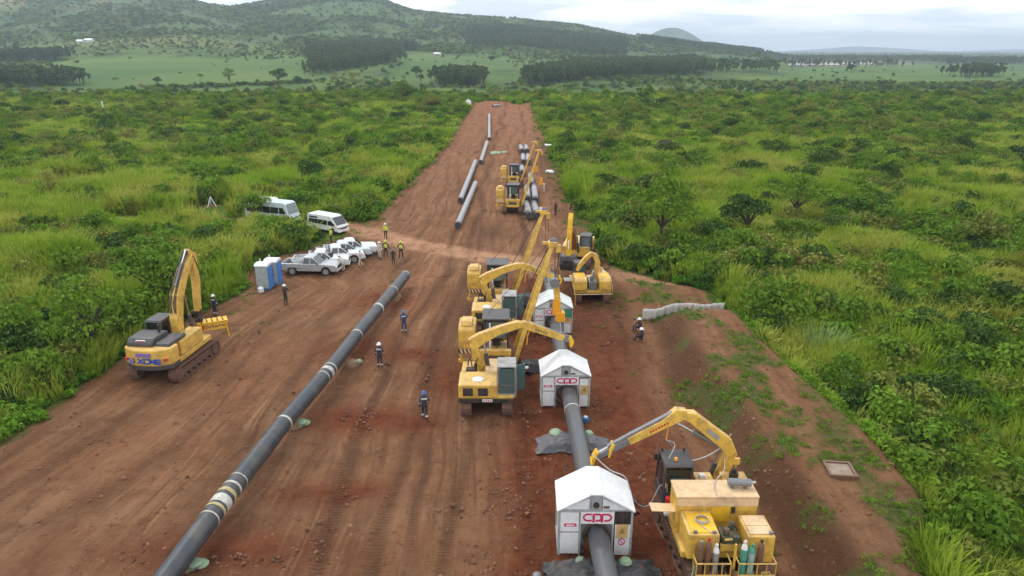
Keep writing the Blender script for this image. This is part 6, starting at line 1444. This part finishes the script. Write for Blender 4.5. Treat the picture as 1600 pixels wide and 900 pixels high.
r = root('stake', 'short white stake in the weeds right of the stacked pipes', 'stake', (*G(850, 300), 0)); MB().box((0, 0, .6), (.12, .12, 1.2)).build('post', WHT, r); MB().box((0, 0, 1.2), (.3, .04, .25)).build('flag', WHT, r)
def shed(name, lab, X, y, w, d, h, rise, wall=WALL, roof=ROOF, cat='building', wins=3, group=None):
    x = (X - 800) / 1161 * y; r = root(name, lab, cat, (x, y, Hs(x, y) - .3), 0, group); MB().box((0, 0, h / 2), (w, d, h)).build('wall', wall, r)
    MB().prism([(-d / 2 - .5, h), (d / 2 + .5, h), (0, h + rise)], -w / 2 - .5, w / 2 + .5).build('roof', roof, r)
    for k in range(wins): MB().box((-w / 2 + w * (k + .5) / wins, -d / 2, h * .55), (w / wins * .35, .1, h * .35)).build('window', GLS, r)
for k, (X, y, w) in enumerate(((1246, 1240, 26), (1275, 1300, 34), (1303, 1290, 22), (1331, 1350, 40), (1362, 1330, 26), (1392, 1400, 34))):
    shed('long_shed', ('long pale shed at the left end of the row on the far plain', 'long pale shed second from the left of the row on the far plain', 'short pale shed third in the row on the far plain', 'longest pale shed in the row on the far plain', 'pale shed right of the longest one on the far plain', 'pale shed at the right end of the row on the far plain')[k], X, y, w, 10, 3.5, 2.5, cat='shed', group='pale sheds on the far plain')
shed('farm_house', 'white farm building at the right end of the long plantation block', 1096, 1130, 17, 9, 5, 3, WHT, WHT)
shed('farm_house', 'white farm building below the hills at far left, left one of two', 128, 1190, 9, 7, 4, 2, WHT, WHT)
shed('farm_house', 'white farm building below the hills at far left, right one of two', 142, 1195, 12, 7, 4.5, 2, WHT, WHT)
shed('farm_house', 'small pale house on the slope above the strip end', 683, 1060, 9, 7, 4, 2, WALL, WHT)

# ================================================================ people
def human(pose, cols, name):
    """one skinned body; cols: upper, lower, skin, boots"""
    P = dict(pel=(0, 0, .94), ab=(0, .0, 1.12), ch=(0, -.01, 1.32), nk=(0, 0, 1.50), hd=(0, .02, 1.62), tp=(0, .02, 1.74), ns=(0, .125, 1.63))
    for s_, k in ((-1, 'l'), (1, 'r')):
        P['sh' + k] = (s_ * .19, 0, 1.42); P['el' + k] = (s_ * .27, -.03, 1.14); P['wr' + k] = (s_ * .29, .07, .90); P['hn' + k] = (s_ * .29, .09, .82)
        P['hp' + k] = (s_ * .09, 0, .90); P['kn' + k] = (s_ * .11, .02, .49); P['an' + k] = (s_ * .12, -.02, .09); P['to' + k] = (s_ * .135, .17, .045)
    P.update(pose)
    Rr = dict(pel=.15, ab=.135, ch=.165, nk=.06, hd=.095, tp=.07, ns=.018)
    for k in 'lr': Rr.update({'sh' + k: .08, 'el' + k: .055, 'wr' + k: .036, 'hn' + k: .038, 'hp' + k: .105, 'kn' + k: .072, 'an' + k: .05, 'to' + k: .045})
    E_ = [('pel', 'ab'), ('ab', 'ch'), ('ch', 'nk'), ('nk', 'hd'), ('hd', 'tp'), ('hd', 'ns')]
    for k in 'lr':
        E_ += [('ch', 'sh' + k), ('sh' + k, 'el' + k), ('el' + k, 'wr' + k), ('wr' + k, 'hn' + k), ('pel', 'hp' + k), ('hp' + k, 'kn' + k), ('kn' + k, 'an' + k), ('an' + k, 'to' + k)]
        w, h_ = Vector(P['wr' + k]), Vector(P['hn' + k]); d = (h_ - w).normalized(); sd = Vector((0, 1, 0)) if abs(d.y) < .8 else Vector((1, 0, 0)); sd = (sd - d * sd.dot(d)).normalized(); cr_ = d.cross(sd)
        for f in range(4):
            o_ = (f - 1.5) * .021; ln = (.07, .082, .078, .062)[f]; a_ = h_ + sd * o_ + d * .02; b_ = a_ + d * ln * .55; c_ = b_ + d * ln * .45 + cr_ * .012
            for nm_, q_, rr in (('a', a_, .011), ('b', b_, .0095), ('c', c_, .008)): P['f%s%d%s' % (k, f, nm_)] = tuple(q_); Rr['f%s%d%s' % (k, f, nm_)] = rr
            E_ += [('hn' + k, 'f%s%da' % (k, f)), ('f%s%da' % (k, f), 'f%s%db' % (k, f)), ('f%s%db' % (k, f), 'f%s%dc' % (k, f))]
        t_ = w.lerp(h_, .55) + sd * .045; P['t' + k] = tuple(t_); P['u' + k] = tuple(t_ + sd * .015 + d * .045); Rr['t' + k] = .012; Rr['u' + k] = .010; E_ += [('hn' + k, 't' + k), ('t' + k, 'u' + k)]
    keys = list(P); ix = {k: i for i, k in enumerate(keys)}
    me = bpy.data.meshes.new('body_plan'); me.from_pydata([P[k] for k in keys], [(ix[a], ix[b_]) for a, b_ in E_], [])
    o = bpy.data.objects.new('body_plan', me); COL.objects.link(o)
    sk = o.modifiers.new('skin', 'SKIN'); sv = me.skin_vertices[0].data
    for i, k in enumerate(keys):
        r_ = Rr[k]; sv[i].radius = (r_, r_ * (.72 if k in ('pel', 'ab', 'ch') else 1.0)); sv[i].use_root = (k == 'pel')
    sk.use_smooth_shade = True
    sb = o.modifiers.new('sub', 'SUBSURF'); sb.levels = 1; sb.render_levels = 1
    dg = bpy.context.evaluated_depsgraph_get(); dg.update(); out = bpy.data.meshes.new_from_object(o.evaluated_get(dg)); out.name = name
    bpy.data.objects.remove(o); bpy.data.meshes.remove(me)
    out.materials.clear()
    for c in cols: out.materials.append(c)
    segs = []
    for a, b_ in E_:
        g = 0
        if a[0] in 'f' or b_[0] in 'ftu' and b_ not in ('tp', 'to' + b_[-1]) or a[:2] == 'wr' or a[:2] == 'hn' or a in ('nk', 'hd') or b_ in ('ns', 'tp'): g = 2
        elif a[:2] in ('hp', 'kn') or b_[:2] == 'hp': g = 1
        elif a[:2] == 'an': g = 3
        segs.append((Vector(P[a]), Vector(P[b_]), g))
    for p in out.polygons:
        c = p.center; best = 9; g = 0
        for a, b_, gg in segs:
            d = b_ - a; t = max(0, min(1, (c - a).dot(d) / max(d.length_squared, 1e-9))); q = (a + d * t - c).length
            if q < best: best = q; g = gg
        if g == 1 and c.z < .14: g = 3
        p.material_index = g; p.use_smooth = True
    return out, P
STAND = {}
def legs(f): return {'knl': (-.11, .02 + f, .50), 'anl': (-.12, -.02 + f * .6 - .12, .10), 'tol': (-.13, .14 + f * .6 - .12, .045), 'knr': (.11, .04 - f * .2, .49), 'anr': (.12, -.05 + f * -.4, .09), 'tor': (.13, .14 - f * .4, .05)}
WALK = {'knl': (-.10, .16, .52), 'anl': (-.11, .10, .12), 'tol': (-.12, .30, .10), 'knr': (.10, -.02, .50), 'anr': (.11, -.24, .14), 'tor': (.12, -.12, .045), 'ell': (-.27, -.12, 1.16), 'wrl': (-.28, -.08, .92), 'hnl': (-.28, -.06, .84), 'elr': (.27, .03, 1.15), 'wrr': (.26, .20, .97), 'hnr': (.25, .26, .91)}
PHONE = {'ell': (-.27, .10, 1.18), 'wrl': (-.14, .32, 1.28), 'hnl': (-.09, .38, 1.31), 'elr': (.27, .12, 1.18), 'wrr': (.14, .34, 1.30), 'hnr': (.08, .39, 1.33)}
WIDE = {'ell': (-.30, 0, 1.16), 'wrl': (-.34, .04, .92), 'hnl': (-.35, .05, .84), 'elr': (.33, -.05, 1.15), 'wrr': (.20, .16, 1.10), 'hnr': (.12, .2, 1.1), 'knl': (-.14, .02, .49), 'anl': (-.18, -.02, .09), 'tol': (-.21, .16, .045), 'knr': (.14, .02, .49), 'anr': (.18, -.02, .09), 'tor': (.22, .16, .045)}
BEND = {'ab': (0, .08, 1.08), 'ch': (0, .24, 1.22), 'nk': (0, .36, 1.34), 'hd': (0, .44, 1.42), 'tp': (0, .50, 1.52), 'ns': (0, .53, 1.38), 'shl': (-.19, .30, 1.28), 'shr': (.19, .30, 1.28), 'ell': (-.24, .42, 1.05), 'wrl': (-.18, .55, .92), 'hnl': (-.16, .60, .86), 'elr': (.24, .42, 1.05), 'wrr': (.18, .55, .92), 'hnr': (.16, .60, .86)}
SIT = {'pel': (0, 0, .20), 'ab': (0, .02, .38), 'ch': (0, .05, .58), 'nk': (0, .08, .76), 'hd': (0, .12, .88), 'tp': (0, .13, 1.0), 'ns': (0, .225, .88), 'shl': (-.19, .06, .68), 'shr': (.19, .06, .68), 'ell': (-.26, .20, .45), 'wrl': (-.16, .42, .48), 'hnl': (-.12, .48, .48), 'elr': (.26, .20, .45), 'wrr': (.16, .42, .48), 'hnr': (.12, .48, .48), 'hpl': (-.09, .05, .18), 'hpr': (.09, .05, .18), 'knl': (-.14, .48, .46), 'anl': (-.14, .52, .09), 'tol': (-.15, .70, .05), 'knr': (.14, .48, .46), 'anr': (.14, .52, .09), 'tor': (.15, .70, .05)}
cache = {}
def person(label, px_, py_, rz, pose, pn, up, low, hat=None, vest=False, bands=True, scale=1.0, group=None, pos=None):
    gx, gy = pos or G(px_, py_); r = root('person', label, 'person', (gx, gy, Hs(gx, gy) - .01), rz, group); r.scale = (scale,) * 3
    if pn not in cache: cache[pn] = human(pose, [up, low, SKIN, BOOT], 'body_' + pn)
    me0, P = cache[pn]; me = me0.copy()
    for i, m_ in enumerate((up, low, SKIN, BOOT)): me.materials[i] = m_
    link('body', me, r)
    hd, tp = Vector(P['hd']), Vector(P['tp']); ax = (tp - hd).normalized(); sd = ax.cross(Vector((0, 1, 0))).normalized(); fw = sd.cross(ax) * -1
    if hat:
        q = MB(); rs = []
        for rad, z in ((.160, .045), (.145, .055), (.135, .09), (.115, .135), (.07, .17), (.01, .182)): rs.append([hd + ax * z + (sd * math.cos(k * .3927) + fw * math.sin(k * .3927)) * rad * (1.12 if math.sin(k * .3927) > .5 and z < .05 else 1) for k in range(16)])
        q.rings(rs); h_ = q.build('helmet', hat, r, smooth=True)
        MB().box(hd + ax * .14, (.03, .22, .09)).build('helmet_ridge', hat, h_, bevel=.01)
    ab, ch = Vector(P['ab']), Vector(P['ch'])
    def band(a_, b_, t, rad, wd, m_, nm_='reflective_band', par=r):
        a_, b_ = Vector(a_), Vector(b_); c_ = a_.lerp(b_, t); d = (b_ - a_).normalized() * wd / 2; MB().cyl(c_ - d, c_ + d, rad, n=12).build(nm_, m_, par, smooth=True)
    if vest:
        pe = Vector(P['pel']); q = MB(); rs = []
        for p_, w_, d_ in ((pe.lerp(ab, .5), .185, .135), (ab, .18, .13), (ch, .21, .15), (ch.lerp(Vector(P['nk']), .55), .17, .11)): rs.append([p_ + Vector((w_ * math.cos(k * .3927), d_ * math.sin(k * .3927), 0)) for k in range(16)])
        q.rings(rs); v_ = q.build('vest', HVY, r, smooth=True)
        MB().rings([[ab + Vector((.188 * math.cos(k * .3927), .14 * math.sin(k * .3927), z)) for k in range(16)] for z in (0, .06)]).build('reflective_band', REFL, v_)
    elif bands:
        MB().rings([[ch + Vector((.215 * math.cos(k * .3927), .155 * math.sin(k * .3927), z)) for k in range(16)] for z in (.0, .07)]).build('reflective_band', REFL, r)
    if bands:
        for k in 'lr': band(P['kn' + k], P['an' + k], .62, .074, .08, REFL); band(P['el' + k], P['wr' + k], .2, .055, .05, REFL)
    return r
GR = 'workers walking over the open earth'; GW = 'people gathered by the parked pickups'
person('worker in navy coverall and blue helmet walking away near the grille fronted crane tractor', 664, 655, R(8), WALK, 'walk', NAVY, NAVY, HBL, group=GR)
person('worker in navy coverall and white helmet standing right of the left pipeline', 594, 574, R(-10), STAND, 'stand', NAVY, NAVY, HWH, group=GR)
person('worker in lighter blue coverall and blue helmet beyond the white helmeted one', 632, 520, R(185), PHONE, 'phone', BLUEC, BLUEC, HBL, group=GR)
person('worker in dark coverall and white helmet beside the scrub behind the large excavator', 337, 493, R(160), STAND, 'stand', NAVY, NAVY, HWH, group=GR)
person('worker in dark clothes and white helmet holding something up near the portable toilets', 447, 476, R(-120), PHONE, 'phone', DARKC, DARKC, HWH, bands=False, group=GR)
person('person in yellow top and dark trousers alone on the cross track', 603, 373, R(170), STAND, 'stand', HVY, DARKC, HWH, vest=True, bands=False, group=GW)
person('person in yellow vest standing next to the white coverall behind the pickups', 603, 402, R(200), WIDE, 'wide', DARKC, DARKC, HVY, vest=True, bands=False, group=GW)
person('person in white coverall standing left of the yellow vests', 594, 404, R(150), STAND, 'stand', WCOV, WCOV, HWH, bands=False, group=GW)
person('person in yellow vest farthest right of the group', 627, 403, R(-170), WIDE, 'wide', DARKC, NAVY, HVY, vest=True, bands=False, group=GW)
person('small figure in dark clothes in front of the two yellow vests', 615, 413, R(190), STAND, 'stand', DARKC, DARKC, HBL, bands=False, scale=.88, group=GW)
person('person in white coverall bending at the front of the silver pickup', 537, 424, R(60), BEND, 'bend', WCOV, WCOV, HWH, bands=False, group=GW)
person('person in white coverall beside the bonnet of the middle white pickup', 564, 417, R(100), WALK, 'walk', WCOV, WCOV, HWH, bands=False, group=GW)
person('person in bright yellow vest between the white van and the parked pickups', 518, 380, R(90), WIDE, 'wide', HVY, DARKC, HVY, vest=True, bands=False, group=GW)
person('distant dark figure on the grass edge right of the stacked pipes', 868, 336, R(120), STAND, 'stand', DARKC, DARKC, None, bands=False)
person('worker with white helmet sitting at the left end of the net fence', 0, 0, R(115), SIT, 'sit', DARKC, NAVY, HWH, bands=False, pos=G(1000, 516))
person('worker with white helmet crouched on the soil just below the one at the net', 0, 0, R(75), SIT, 'sit', NAVY, DARKC, HWH, bands=False, pos=G(1004, 533))
bpy.context.view_layer.update()
